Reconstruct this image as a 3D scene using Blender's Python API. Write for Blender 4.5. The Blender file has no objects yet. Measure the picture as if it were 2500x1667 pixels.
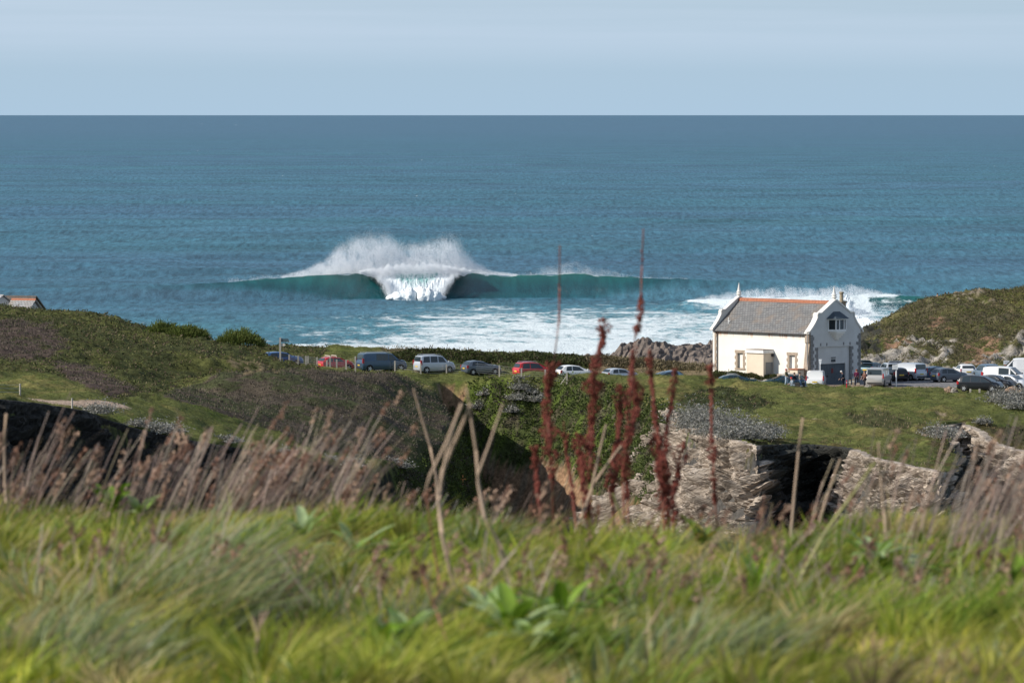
import bpy, bmesh, math, random
import numpy as np
from mathutils import Vector, Matrix

# ---------------------------------------------------------------- scene, camera, world, sun, exposure
SC = bpy.context.scene
COL = SC.collection
F = 12850.0; U0 = 1250.0; V0 = 833.5; VH = 280.0; CZ = 45.0
PITCH = math.atan((V0 - VH) / F)
cam_d = bpy.data.cameras.new('camera')
cam = bpy.data.objects.new('camera', cam_d); COL.objects.link(cam)
cam.location = (0, 0, CZ)
cam.rotation_euler = (math.pi / 2 - PITCH, 0, 0)
cam_d.sensor_width = 36.0; cam_d.lens = F * 36.0 / 2500.0
cam_d.clip_start = 0.5; cam_d.clip_end = 1.0e6
cam_d.dof.use_dof = True; cam_d.dof.focus_distance = 600.0; cam_d.dof.aperture_fstop = 12.0
cam_d.dof.aperture_blades = 9
SC.camera = cam

SUN_AZ = math.atan2(-0.95, -0.31)      # direction towards the sun measured from +Y, clockwise (x = sin, y = cos)
SUN_EL = math.radians(33)
sx, sy = math.sin(SUN_AZ), math.cos(SUN_AZ)
sun_vec = Vector((sx * math.cos(SUN_EL), sy * math.cos(SUN_EL), math.sin(SUN_EL)))
sd = bpy.data.lights.new('sun', 'SUN'); sd.energy = 4.6; sd.angle = math.radians(0.5); sd.color = (1.0, 0.93, 0.82)
sun = bpy.data.objects.new('sun', sd); COL.objects.link(sun)
sun.rotation_euler = sun_vec.to_track_quat('Z', 'Y').to_euler()

W = bpy.data.worlds.new('World'); SC.world = W; W.use_nodes = True
nt = W.node_tree; nt.nodes.clear()
def wn(t, **kw):
    n = nt.nodes.new(t)
    for k, v in kw.items(): setattr(n, k, v)
    return n
out = wn('ShaderNodeOutputWorld'); bg = wn('ShaderNodeBackground'); bg.inputs[1].default_value = 0.085
sky = wn('ShaderNodeTexSky', sky_type='NISHITA', sun_disc=False, sun_elevation=SUN_EL, sun_rotation=SUN_AZ)
sky.air_density = 1.0; sky.dust_density = 0.6; sky.ozone_density = 1.6; sky.altitude = 50
# thin veils of high cloud lying in long bands low over the sea
tc = wn('ShaderNodeTexCoord'); sep = wn('ShaderNodeSeparateXYZ'); nt.links.new(tc.outputs['Generated'], sep.inputs[0])
mp = wn('ShaderNodeMapping'); mp.inputs['Scale'].default_value = (3, 3, 120)
nt.links.new(tc.outputs['Generated'], mp.inputs[0])
nz = wn('ShaderNodeTexNoise'); nz.inputs['Scale'].default_value = 1.0; nz.inputs['Detail'].default_value = 5; nz.inputs['Roughness'].default_value = .5
nt.links.new(mp.outputs[0], nz.inputs['Vector'])
hr = wn('ShaderNodeMapRange'); hr.inputs[1].default_value = 0.008; hr.inputs[2].default_value = 0.017
nt.links.new(sep.outputs[2], hr.inputs[0])
nr = wn('ShaderNodeMapRange'); nr.inputs[1].default_value = 0.3; nr.inputs[2].default_value = 0.62
nt.links.new(nz.outputs[0], nr.inputs[0])
mu = wn('ShaderNodeMath', operation='MULTIPLY'); nt.links.new(hr.outputs[0], mu.inputs[0]); nt.links.new(nr.outputs[0], mu.inputs[1])
mu2 = wn('ShaderNodeMath', operation='MULTIPLY'); nt.links.new(mu.outputs[0], mu2.inputs[0]); mu2.inputs[1].default_value = 0.5
tint = wn('ShaderNodeMixRGB', blend_type='MULTIPLY'); tint.inputs[0].default_value = 1.0
nt.links.new(sky.outputs[0], tint.inputs[1]); SKYTINT = tint
tint.inputs[2].default_value = (1, 1, 1, 1)
mx = wn('ShaderNodeMixRGB'); nt.links.new(mu2.outputs[0], mx.inputs[0]); nt.links.new(tint.outputs[0], mx.inputs[1])
mx.inputs[2].default_value = (6.5, 7.6, 9.2, 1)
# pale blue sea air low over the horizon
air = wn('ShaderNodeMapRange'); air.inputs[1].default_value = 0.0; air.inputs[2].default_value = 0.16; air.inputs[3].default_value = .93; air.inputs[4].default_value = 0
nt.links.new(sep.outputs[2], air.inputs[0])
ax = wn('ShaderNodeMixRGB'); nt.links.new(air.outputs[0], ax.inputs[0]); nt.links.new(sky.outputs[0], ax.inputs[1]); ax.inputs[2].default_value = (4.35, 6.1, 7.85, 1)
nt.links.new(ax.outputs[0], tint.inputs[1])
nt.links.new(mx.outputs[0], bg.inputs[0]); nt.links.new(bg.outputs[0], out.inputs[0])

SC.view_settings.view_transform = 'Standard'; SC.view_settings.look = 'None'
SC.view_settings.exposure = 0.2; SC.view_settings.gamma = 1.0
SC.view_settings.use_curve_mapping = False
SC.render.engine = 'CYCLES'
SC.cycles.use_denoising = True
SC.cycles.max_bounces = 6; SC.cycles.diffuse_bounces = 2; SC.cycles.glossy_bounces = 2
SC.cycles.transmission_bounces = 3; SC.cycles.transparent_max_bounces = 6; SC.cycles.caustics_reflective = False
SC.cycles.sample_clamp_indirect = 6.0

# ---------------------------------------------------------------- helpers
RNG = np.random.default_rng(7); random.seed(7)
CP, SP = math.cos(PITCH), math.sin(PITCH)
def pt(u, v, Y):
    """world point seen at photo pixel (u, v) at ground distance Y"""
    a = (u - U0) / F; b = (V0 - v) / F
    dy = CP + b * SP; dz = -SP + b * CP
    t = Y / dy
    return (a * t, Y, CZ + dz * t)
def proj(x, y, z):
    rz = z - CZ
    dep = y * CP - rz * SP
    return U0 + F * x / dep, V0 - F * (y * SP + rz * CP) / dep

_pr = np.random.default_rng(11)
_P = _pr.permutation(256).astype(np.int64); _P = np.concatenate([_P, _P, _P])
_G = _pr.normal(size=(256, 3)); _G /= np.linalg.norm(_G, axis=1)[:, None]
def perlin(x, y, z=0.0):
    x, y, z = np.broadcast_arrays(np.asarray(x, float), np.asarray(y, float), np.asarray(z, float))
    xi = np.floor(x).astype(np.int64); yi = np.floor(y).astype(np.int64); zi = np.floor(z).astype(np.int64)
    xf, yf, zf = x - xi, y - yi, z - zi
    xi &= 255; yi &= 255; zi &= 255
    u, v, w = [t * t * t * (t * (t * 6 - 15) + 10) for t in (xf, yf, zf)]
    r = 0
    for dx in (0, 1):
        for dy in (0, 1):
            for dz in (0, 1):
                g = _G[_P[_P[_P[(xi + dx) & 255] + ((yi + dy) & 255)] + ((zi + dz) & 255)]]
                d = g[..., 0] * (xf - dx) + g[..., 1] * (yf - dy) + g[..., 2] * (zf - dz)
                r = r + (u if dx else 1 - u) * (v if dy else 1 - v) * (w if dz else 1 - w) * d
    return r * 1.5
def fbm(x, y, z=0.0, o=4, g=.5, l=2.03):
    a = 1.0; r = 0; n = 0
    x, y, z = np.asarray(x, float), np.asarray(y, float), np.asarray(z, float)
    for i in range(o):
        r = r + a * perlin(x + 17.3 * i, y + 5.1 * i, z + 9.7 * i); n += a
        a *= g; x = x * l; y = y * l; z = z * l
    return r / n
def sstep(a, b, x):
    t = np.clip((x - a) / (b - a), 0, 1); return t * t * (3 - 2 * t)

def tag(o, label=None, cat=None, group=None, kind=None):
    if label: o['label'] = label
    if cat: o['category'] = cat
    if group: o['group'] = group
    if kind: o['kind'] = kind
    return o
def empty(name, loc=(0, 0, 0), rz=0.0, **kw):
    o = bpy.data.objects.new(name, None); COL.objects.link(o)
    o.location = loc; o.rotation_euler = (0, 0, rz); o.empty_display_size = .2
    return tag(o, **kw)
def link(name, me, mat=None, parent=None, **kw):
    o = bpy.data.objects.new(name, me); COL.objects.link(o)
    if mat is not None and not me.materials: me.materials.append(mat)
    if parent is not None: o.parent = parent
    return tag(o, **kw)
def np_mesh(name, V, Fc, mat, cols=None, smooth=True, parent=None, extra=None, **kw):
    V = np.asarray(V, np.float32).reshape(-1, 3); Fc = np.asarray(Fc, np.int32)
    me = bpy.data.meshes.new(name)
    me.vertices.add(len(V)); me.vertices.foreach_set('co', V.ravel())
    n, k = Fc.shape
    me.loops.add(n * k); me.loops.foreach_set('vertex_index', Fc.ravel())
    me.polygons.add(n); me.polygons.foreach_set('loop_start', np.arange(0, n * k, k, dtype=np.int32))
    me.polygons.foreach_set('use_smooth', np.full(n, smooth))
    if cols is not None:
        a = me.color_attributes.new('Col', 'FLOAT_COLOR', 'POINT')
        c = np.ones((len(V), 4), np.float32); c[:, :3] = cols; a.data.foreach_set('color', c.ravel())
    if extra:
        for k2, vals in extra.items():
            a = me.attributes.new(k2, 'FLOAT', 'POINT'); a.data.foreach_set('value', np.asarray(vals, np.float32).ravel())
    me.update(calc_edges=True); me.validate()
    return link(name, me, mat, parent, **kw)
def grid_faces(nx, ny):
    i = np.arange(nx - 1)[None, :] + (np.arange(ny - 1) * nx)[:, None]
    i = i.ravel()
    return np.stack([i, i + 1, i + 1 + nx, i + nx], 1)

class MB:
    """collects shapes, then links them as ONE mesh"""
    def __init__(s): s.v = []; s.f = []
    def add(s, vs, fs):
        n = len(s.v); s.v += [tuple(p) for p in vs]; s.f += [tuple(i + n for i in f) for f in fs]; return s
    def box(s, x0, x1, y0, y1, z0, z1, M=None):
        vs = [(x, y, z) for z in (z0, z1) for (x, y) in ((x0, y0), (x1, y0), (x1, y1), (x0, y1))]
        if M is not None: vs = [M @ Vector(p) for p in vs]
        return s.add(vs, [(3, 2, 1, 0), (4, 5, 6, 7), (0, 1, 5, 4), (1, 2, 6, 5), (2, 3, 7, 6), (3, 0, 4, 7)])
    def prism(s, poly, a, b, axis='y'):
        """poly of 2D points (first, second) extruded along axis from a to b"""
        n = len(poly)
        def mk(p, t):
            return (p[0], t, p[1]) if axis == 'y' else ((t, p[0], p[1]) if axis == 'x' else (p[0], p[1], t))
        vs = [mk(p, a) for p in poly] + [mk(p, b) for p in poly]
        fs = [tuple(range(n))[::-1], tuple(range(n, 2 * n))] + [(i, (i + 1) % n, n + (i + 1) % n, n + i) for i in range(n)]
        return s.add(vs, fs)
    def tube(s, pts, rad, n=8, cap=True):
        pts = [Vector(p) for p in pts]; rad = rad if isinstance(rad, (list, tuple)) else [rad] * len(pts)
        rings = []
        for i, p in enumerate(pts):
            d = (pts[min(i + 1, len(pts) - 1)] - pts[max(i - 1, 0)]).normalized()
            a = d.cross(Vector((0, 0, 1)) if abs(d.z) < .95 else Vector((1, 0, 0))).normalized(); b = d.cross(a)
            rings.append([p + (a * math.cos(t) + b * math.sin(t)) * rad[i] for t in [2 * math.pi * k / n for k in range(n)]])
        vs = [q for r in rings for q in r]; fs = []
        for i in range(len(pts) - 1):
            for k in range(n):
                fs.append((i * n + k, i * n + (k + 1) % n, (i + 1) * n + (k + 1) % n, (i + 1) * n + k))
        if cap: fs += [tuple(range(n))[::-1], tuple(range((len(pts) - 1) * n, len(pts) * n))]
        return s.add(vs, fs)
    def cyl(s, c, r, h, axis='z', n=16, r2=None):
        c = Vector(c); d = Vector({'x': (1, 0, 0), 'y': (0, 1, 0), 'z': (0, 0, 1)}[axis])
        return s.tube([c, c + d * h], [r, r if r2 is None else r2], n)
    def lathe(s, prof, c=(0, 0, 0), n=12):
        vs = []; fs = []
        for (r, z) in prof:
            for k in range(n):
                t = 2 * math.pi * k / n; vs.append((c[0] + r * math.cos(t), c[1] + r * math.sin(t), c[2] + z))
        for i in range(len(prof) - 1):
            for k in range(n): fs.append((i * n + k, i * n + (k + 1) % n, (i + 1) * n + (k + 1) % n, (i + 1) * n + k))
        fs += [tuple(range(n))[::-1], tuple(range((len(prof) - 1) * n, len(prof) * n))]
        return s.add(vs, fs)
    def build(s, name, mat, parent=None, smooth=False, bevel=0, **kw):
        me = bpy.data.meshes.new(name); me.from_pydata(s.v, [], s.f); me.update()
        bm = bmesh.new(); bm.from_mesh(me); bmesh.ops.recalc_face_normals(bm, faces=bm.faces)
        if bevel:
            bmesh.ops.bevel(bm, geom=[e for e in bm.edges if len(e.link_faces) == 2 and e.calc_face_angle(0) > .5], offset=bevel, segments=2, affect='EDGES', clamp_overlap=True)
        bm.to_mesh(me); bm.free()
        if smooth:
            for p in me.polygons: p.use_smooth = True
            try: me.set_sharp_from_angle(angle=math.radians(38))
            except Exception: pass
        return link(name, me, mat, parent, **kw)

# ---------------------------------------------------------------- materials
MATS = {}
def mat(name, col=(.5, .5, .5), rough=.7, metal=0.0, spec=.3, noise=0.0, nscale=5.0, bump=0.0, bscale=20.0, coat=0.0, col2=None):
    """plain procedural surface: base colour broken up by object-space noise"""
    if name in MATS: return MATS[name]
    m = bpy.data.materials.new(name); m.use_nodes = True; t = m.node_tree
    b = t.nodes['Principled BSDF']; b.inputs['Roughness'].default_value = rough; b.inputs['Metallic'].default_value = metal
    b.inputs['Specular IOR Level'].default_value = spec; b.inputs['Coat Weight'].default_value = coat
    b.inputs['Base Color'].default_value = (*col, 1)
    if noise or col2:
        tc = t.nodes.new('ShaderNodeTexCoord'); n = t.nodes.new('ShaderNodeTexNoise'); n.inputs['Scale'].default_value = nscale
        n.inputs['Detail'].default_value = 6; t.links.new(tc.outputs['Object'], n.inputs['Vector'])
        r = t.nodes.new('ShaderNodeMapRange'); r.inputs[1].default_value = .3; r.inputs[2].default_value = .7; t.links.new(n.outputs[0], r.inputs[0])
        mx = t.nodes.new('ShaderNodeMixRGB'); t.links.new(r.outputs[0], mx.inputs[0])
        c2 = col2 if col2 else tuple(c * (1 - noise) for c in col)
        mx.inputs[1].default_value = (*col, 1); mx.inputs[2].default_value = (*c2, 1); t.links.new(mx.outputs[0], b.inputs['Base Color'])
    if bump:
        tc = t.nodes.new('ShaderNodeTexCoord'); n = t.nodes.new('ShaderNodeTexNoise'); n.inputs['Scale'].default_value = bscale
        n.inputs['Detail'].default_value = 8; t.links.new(tc.outputs['Object'], n.inputs['Vector'])
        bp = t.nodes.new('ShaderNodeBump'); bp.inputs['Strength'].default_value = 1; bp.inputs['Distance'].default_value = bump
        t.links.new(n.outputs[0], bp.inputs['Height']); t.links.new(bp.outputs[0], b.inputs['Normal'])
    MATS[name] = m; return m
def attr_mat(name, rough=.9, spec=.1, transl=0.0, var=.35, vscale=6.0, bump=0.0, bscale=8.0, var2=0.0, v2scale=.7):
    """surface whose own colour is stored in the mesh attribute Col, varied by world-space noise"""
    m = bpy.data.materials.new(name); m.use_nodes = True; t = m.node_tree
    b = t.nodes['Principled BSDF']; b.inputs['Roughness'].default_value = rough; b.inputs['Specular IOR Level'].default_value = spec
    a = t.nodes.new('ShaderNodeAttribute'); a.attribute_name = 'Col'; cur = a.outputs['Color']
    tc = t.nodes.new('ShaderNodeTexCoord')
    for (vv, ss) in ((var, vscale), (var2, v2scale)):
        if not vv: continue
        n = t.nodes.new('ShaderNodeTexNoise'); n.inputs['Scale'].default_value = ss; n.inputs['Detail'].default_value = 5; n.inputs['Roughness'].default_value = .65
        t.links.new(tc.outputs['Object'], n.inputs['Vector'])
        r = t.nodes.new('ShaderNodeMapRange'); r.inputs[1].default_value = .28; r.inputs[2].default_value = .72
        r.inputs[3].default_value = 1 - vv; r.inputs[4].default_value = 1 + vv; t.links.new(n.outputs[0], r.inputs[0])
        mx = t.nodes.new('ShaderNodeVectorMath'); mx.operation = 'SCALE'; t.links.new(cur, mx.inputs[0]); t.links.new(r.outputs[0], mx.inputs['Scale']); cur = mx.outputs[0]
    t.links.new(cur, b.inputs['Base Color'])
    if bump:
        n = t.nodes.new('ShaderNodeTexNoise'); n.inputs['Scale'].default_value = bscale; n.inputs['Detail'].default_value = 9; n.inputs['Roughness'].default_value = .7
        t.links.new(tc.outputs['Object'], n.inputs['Vector'])
        bp = t.nodes.new('ShaderNodeBump'); bp.inputs['Strength'].default_value = 1; bp.inputs['Distance'].default_value = bump
        t.links.new(n.outputs[0], bp.inputs['Height']); t.links.new(bp.outputs[0], b.inputs['Normal'])
    if transl:
        tr = t.nodes.new('ShaderNodeBsdfTranslucent'); t.links.new(cur, tr.inputs[0])
        ms = t.nodes.new('ShaderNodeMixShader'); ms.inputs[0].default_value = transl
        o = t.nodes['Material Output']
        t.links.new(b.outputs[0], ms.inputs[1]); t.links.new(tr.outputs[0], ms.inputs[2]); t.links.new(ms.outputs[0], o.inputs[0])
    return m

# ---------------------------------------------------------------- the headland: ground as one height field
TOP = []   # control points of the upper surface (world xyz)
def A(*pts):
    for p in pts: TOP.append(pt(*p))
def R(*pts):
    for p in pts: TOP.append(p)
# lip of the cliffs: (u, v, Y, slope width, rocky)
LIP = [(-260, 930, 400, 6, 1), (-60, 965, 415, 6, 1), (0, 975, 420, 6, 1), (100, 985, 425, 6, 1), (200, 1003, 430, 6, 1), (330, 1048, 440, 6, 1), (500, 1082, 450, 6, 1),
       (700, 1115, 462, 6, 1), (880, 1150, 472, 7, 1), (1000, 1130, 488, 7, 0), (1075, 1085, 500, 6, 0), (1105, 1040, 512, 6, 0), (1085, 995, 524, 6, 0),
       (1050, 950, 534, 5, 0), (1075, 935, 541, 6, 0), (1150, 938, 541, 11, 0), (1250, 934, 539, 14, 0), (1370, 925, 538, 15, 0), (1470, 935, 533, 15, 0),
       (1560, 958, 525, 14, 0), (1630, 990, 514, 11, 0), (1672, 1020, 503, 7, 0), (1685, 1040, 492, 5, 1), (1720, 1050, 483, 5, 1), (1780, 1068, 475, 4.5, 1), (1846, 1088, 469, 4, 1),
       (1862, 1087, 474, 3, 1), (1900, 1085, 482, 3, 1), (1990, 1085, 486, 4, 1), (2070, 1092, 483, 4, 1), (2100, 1102, 475, 4, 1),
       (2150, 1122, 468, 5, 1), (2220, 1135, 464, 5, 1), (2290, 1152, 459, 5, 1), (2325, 1155, 466, 4, 1), (2345, 1120, 478, 4, 1), (2310, 1075, 489, 4, 1), (2290, 1045, 498, 4, 1),
       (2340, 1030, 503, 5, 1), (2400, 1052, 499, 6, 1), (2440, 1085, 490, 6, 1), (2520, 1105, 480, 6, 1), (2680, 1120, 470, 6, 1)]
for l in LIP: A(l[:3])
# left hill
A((0, 746, 566), (60, 762, 562), (120, 762, 562), (230, 765, 557), (300, 790, 553), (345, 812, 549), (440, 828, 546), (520, 838, 545), (600, 850, 543), (660, 872, 541), (710, 888, 538), (765, 905, 530), (-200, 720, 570),
  (0, 870, 495), (150, 880, 497), (300, 880, 502), (450, 880, 520), (600, 890, 523), (-200, 860, 490), (200, 810, 528), (50, 790, 535), (400, 840, 536),
  (0, 940, 458), (150, 950, 458), (290, 966, 463), (100, 980, 446), (290, 987, 452), (-200, 930, 440), (380, 962, 468))
A((330, 905, 488), (350, 942, 477), (270, 930, 480))
R((-32, 500, 18.0), (-30.5, 511, 18.3), (-34, 492, 18.6))
# heather mound
A((540, 912, 504), (430, 945, 486), (650, 905, 507), (750, 904, 512), (880, 906, 518), (960, 916, 524), (1010, 930, 530), (600, 1000, 478), (760, 960, 496), (900, 1000, 494), (950, 1080, 490),
  (780, 1060, 478), (400, 1010, 458), (480, 1040, 458), (700, 1085, 468), (840, 1125, 476), (1000, 990, 515))
R((-14 * 1.6, 522, 18.2), (-19, 523, 18.3), (-27, 516, 18.2))
# road with the parked row, and the bank before it
for (u, v) in ((560, 893), (700, 899), (800, 905), (900, 906), (1060, 909), (1180, 912), (1300, 916), (1400, 920), (1500, 924), (1600, 928), (1700, 932), (1800, 936), (1900, 940)):
    A((u, v, 545), (u, v - 6, 553))
A((1000, 918, 541), (1180, 912, 540), (1300, 915, 540), (1400, 917, 539), (1550, 919, 538), (1700, 921, 538), (1800, 930, 537), (1900, 941, 537), (2000, 947, 539), (2150, 951, 541), (2250, 951, 541),
  (2350, 955, 541), (2450, 962, 540), (1600, 942, 530), (1700, 950, 528), (1800, 980, 518), (1900, 1020, 500), (2000, 1000, 508), (1800, 1030, 494), (2100, 1010, 506), (2200, 1060, 492), (2150, 1000, 510),
  (2300, 1000, 512), (2450, 1000, 512), (2200, 1105, 476), (2400, 1020, 507), (2500, 960, 538), (2700, 965, 536), (2000, 1050, 494), (2250, 1080, 484), (1750, 1010, 504))
# green and hedge behind the row
A((560, 848, 580), (700, 846, 577), (850, 849, 577), (1000, 857, 577), (1150, 861, 580), (1300, 867, 582), (1440, 876, 582), (1600, 890, 582), (1740, 903, 578), (700, 865, 566), (850, 872, 562), (1000, 878, 563), (1300, 885, 564), (1500, 900, 564))
# car park and the yard round the building
for x in (31, 38, 46, 55, 66):
    for y in (548, 562, 575, 585): R((x, y, 16.7 if x > 31 or y < 550 else 16.75))
R((20, 557, 17.5), (24, 553, 17.5), (28, 551, 17.0), (22, 566, 17.6), (30, 562, 17.2), (26, 575, 17.0), (80, 560, 16.7), (80, 580, 16.9))
# right headland
A((2130, 892, 592), (2300, 890, 594), (2450, 885, 595), (2600, 880, 595), (2110, 868, 604), (2200, 852, 605), (2300, 838, 612), (2450, 838, 610), (2600, 838, 610), (2200, 806, 624), (2340, 785, 630), (2500, 775, 632), (2100, 846, 612),
  (2115, 810, 634), (2160, 777, 646), (2220, 758, 651), (2300, 738, 656), (2400, 719, 661), (2500, 706, 668), (2620, 697, 674), (2750, 690, 680), (2080, 868, 622), (2750, 790, 640))
for x in range(-90, 100, 12):
    R((x, 800, -8))
    R((x, 640 if x < 28 else (668 if x < 36 else 715), 4))
    R((x, 612 if x < 30 else (640 if x < 36 else 695), 13))
for x in (-90, -70): R((x, 430, 23), (x, 500, 24), (x, 560, 25))
for x in (95, 110): R((x, 470, 15), (x, 520, 16.5), (x, 580, 17.5), (x, 650, 23))
TOP = np.array([p for p in TOP])
CPT = np.array([pt(*l[:3]) for l in LIP]); CW = np.array([l[3] for l in LIP], float); CR = np.array([l[4] for l in LIP], float)

def _phi(d): return np.sqrt(d * d + 4.0)
def rbf_fit(P):
    X = P[:, :2]; n = len(X)
    d = np.hypot(X[:, None, 0] - X[None, :, 0], X[:, None, 1] - X[None, :, 1])
    M = np.zeros((n + 3, n + 3)); M[:n, :n] = _phi(d) - 0.35 * np.eye(n); M[:n, n] = 1; M[:n, n + 1:] = X / 100
    M[n, :n] = 1; M[n + 1:, :n] = X.T / 100
    return np.linalg.solve(M, np.concatenate([P[:, 2], [0, 0, 0]]))
RW = rbf_fit(TOP)
def rbf(x, y):
    n = len(TOP); r = RW[n] + RW[n + 1] * x / 100 + RW[n + 2] * y / 100
    for i in range(n): r = r + RW[i] * _phi(np.hypot(x - TOP[i, 0], y - TOP[i, 1]))
    return r
def top_z(x, y):
    z = rbf(x, y)
    park = sstep(29, 33, x) * sstep(541, 545, y) * (1 - sstep(586, 592, y)) * (1 - sstep(85, 92, x))
    return z * (1 - park) + 16.7 * park

# dense lip polyline
def resample(P, W2, step):
    out = []; wo = []
    for i in range(len(P) - 1):
        n = max(1, int(np.hypot(*(P[i + 1] - P[i])[:2]) / step))
        for k in range(n):
            t = k / n; out.append(P[i] * (1 - t) + P[i + 1] * t); wo.append(W2[i] * (1 - t) + W2[i + 1] * t)
    out.append(P[-1]); wo.append(W2[-1]); return np.array(out), np.array(wo)
LD, LDW = resample(CPT, np.stack([CW, CR], 1), 0.8)
# wander of the lip, so it never runs straight
tn = np.gradient(LD[:, :2], axis=0); tn /= np.linalg.norm(tn, axis=1)[:, None]
LN = np.stack([tn[:, 1], -tn[:, 0]], 1)          # normal towards the drop
arc = np.concatenate([[0], np.cumsum(np.hypot(*np.diff(LD[:, :2], axis=0).T))])
wob = fbm(arc * .35, 3.3, o=4) * .9 * LDW[:, 1] + fbm(arc * .2, 8.3, o=3) * .8 * (1 - LDW[:, 1])
LD[:, :2] += LN * wob[:, None]
def lip_sd(x, y):
    """signed distance to the lip (positive on the drop side), with lip height and width"""
    sh = x.shape; x = x.ravel(); y = y.ravel()
    sd = np.empty(len(x)); lz = np.empty(len(x)); lw = np.empty(len(x)); lr = np.empty(len(x))
    A0 = LD[:-1, :2]; B0 = LD[1:, :2]; AB = B0 - A0; L2 = (AB ** 2).sum(1)
    for s in range(0, len(x), 4000):
        e = slice(s, s + 4000); px = x[e][:, None]; py = y[e][:, None]
        t = np.clip(((px - A0[:, 0]) * AB[:, 0] + (py - A0[:, 1]) * AB[:, 1]) / L2, 0, 1)
        cx = A0[:, 0] + t * AB[:, 0]; cy = A0[:, 1] + t * AB[:, 1]
        d2 = (px - cx) ** 2 + (py - cy) ** 2
        k = d2.argmin(1); r = np.arange(len(k))
        cr = AB[k, 0] * (py[:, 0] - A0[k, 1]) - AB[k, 1] * (px[:, 0] - A0[k, 0])
        sd[e] = np.sqrt(d2[r, k])
        wt = 1 / (d2 + .3) ** 2; ws = wt.sum(1)
        lz[e] = (wt * LD[:-1, 2]).sum(1) / ws; lw[e] = (wt * LDW[:-1, 0]).sum(1) / ws; lr[e] = (wt * LDW[:-1, 1]).sum(1) / ws
    poly = np.concatenate([LD[:, :2], [[400, LD[-1, 1]], [400, 2000], [-400, 2000], [-400, LD[0, 1]]]])
    land_side = np.zeros(len(x), bool)
    for i in range(len(poly)):
        x1, y1 = poly[i]; x2, y2 = poly[(i + 1) % len(poly)]
        if y1 == y2: continue
        land_side ^= ((y1 > y) != (y2 > y)) & (x < (x2 - x1) * (y - y1) / (y2 - y1) + x1)
    sd = np.where(land_side, -sd, sd)
    return [a.reshape(sh) for a in (sd, lz, lw, lr)]

xs = np.arange(-78, 92.01, .42)
ys = np.concatenate([np.arange(396, 600, .42), np.arange(600, 700, .5), np.arange(700, 812, 3.0)])
GX, GY = np.meshgrid(xs, ys)
ZT = top_z(GX, GY)
near = GY < 552
sd = np.full(GX.shape, -60.0); lz = np.zeros(GX.shape); lw = np.ones(GX.shape); lr = np.zeros(GX.shape)
a = lip_sd(GX[near], GY[near])
sd[near], lz[near], lw[near], lr[near] = a
FLOOR = 2.0
def carve(zt, sd, lz, lw, lr, x, y):
    q = sd + fbm(x * .25, y * .25, 2.2, o=4) * 1.2 * (1 - lr)
    t = np.clip(q / lw, 0, 1)
    prof = np.where(lr > .5, t ** .7, t * (1.15 - .15 * t))
    zd = lz - (lz - FLOOR) * prof
    k = sstep(-.1, .35, sd)
    return np.where(sd > -.1, zt * (1 - k) + np.minimum(zt, zd) * k, zt)
ZB = carve(ZT, sd, lz, lw, lr, GX, GY)
UU, VV = proj(GX, GY, ZB)

# ------------- what grows where: colours stay with the ground, some rock darkened with shade
def inpoly(u, v, poly):
    c = np.zeros(u.shape, bool); n = len(poly)
    for i in range(n):
        x1, y1 = poly[i]; x2, y2 = poly[(i + 1) % n]
        if y1 == y2: continue
        c ^= ((y1 > v) != (y2 > v)) & (u < (x2 - x1) * (v - y1) / (y2 - y1) + x1)
    return c
n1 = fbm(GX * .09, GY * .09, 1.0, o=4); n2 = fbm(GX * .35, GY * .35, 4.0, o=4); n3 = fbm(GX * 1.1, GY * 1.1, 7.0, o=3)
uj = UU + n2 * 60 + n3 * 25; vj = VV + n1 * 18 + n2 * 22 + n3 * 6
GRASS = (.098, .108, .034); DRYG = (.16, .135, .06); SCRUB = (.056, .062, .024); HEATH = (.078, .064, .048); HEATHG = (.056, .062, .030)
EARTH = (.24, .15, .09); ROCK = (.26, .22, .18); DARKROCK = (.09, .085, .08); SILVER = (.19, .19, .18); BRIGHT = (.10, .125, .025); TAN = (.20, .155, .09)
colr = np.empty(GX.shape + (3,)); colr[:] = GRASS
zone = np.zeros(GX.shape, np.int8)      # 0 short grass, 1 scrub, 2 heather, 3 rock, 4 earth, 5 dry grass, 6 tarmac, 7 bright green scrub
def paint(m, c, z): colr[m] = c; zone[m] = z
us_ = UU + n2 * 14 + n3 * 12; vs_ = VV + n2 * 7 + n3 * 4
mound = inpoly(us_, vs_, [(395, 965), (540, 911), (765, 903), (900, 896), (1000, 925), (1120, 990), (1130, 1080), (1000, 1128), (880, 1122), (740, 1085), (640, 1040), (520, 1005)]) & (GY < 530)
hill = inpoly(us_, vs_, [(-300, 600), (250, 650), (800, 850), (780, 910), (540, 910), (430, 948), (360, 972), (270, 978), (190, 935), (60, 905), (-300, 895)]) & (GY < 600)
dryw = (n1 * .7 + n2 * .5)
paint(dryw > .12, (.145, .135, .048), 0)
paint(dryw < -.25, (.070, .090, .022), 0)
paint(hill, SCRUB, 1)
paint(hill & (n1 + n2 * .6 > .1), (.080, .085, .028), 1)
hp = inpoly(uj, vj, [(-200, 780), (120, 790), (170, 850), (60, 880), (-200, 850)]) | inpoly(uj, vj, [(120, 880), (220, 890), (330, 950), (280, 975), (180, 940)])
paint(hp & hill & (n2 + n3 * .5 > -.25), (.085, .062, .052), 2)
paint(mound, HEATH, 2)
paint(mound & (n1 + n2 > .0), HEATHG, 2)
paint(inpoly(uj, vj, [(560, 885), (640, 880), (700, 910), (600, 915)]) & (n3 > 0), TAN, 5)
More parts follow.
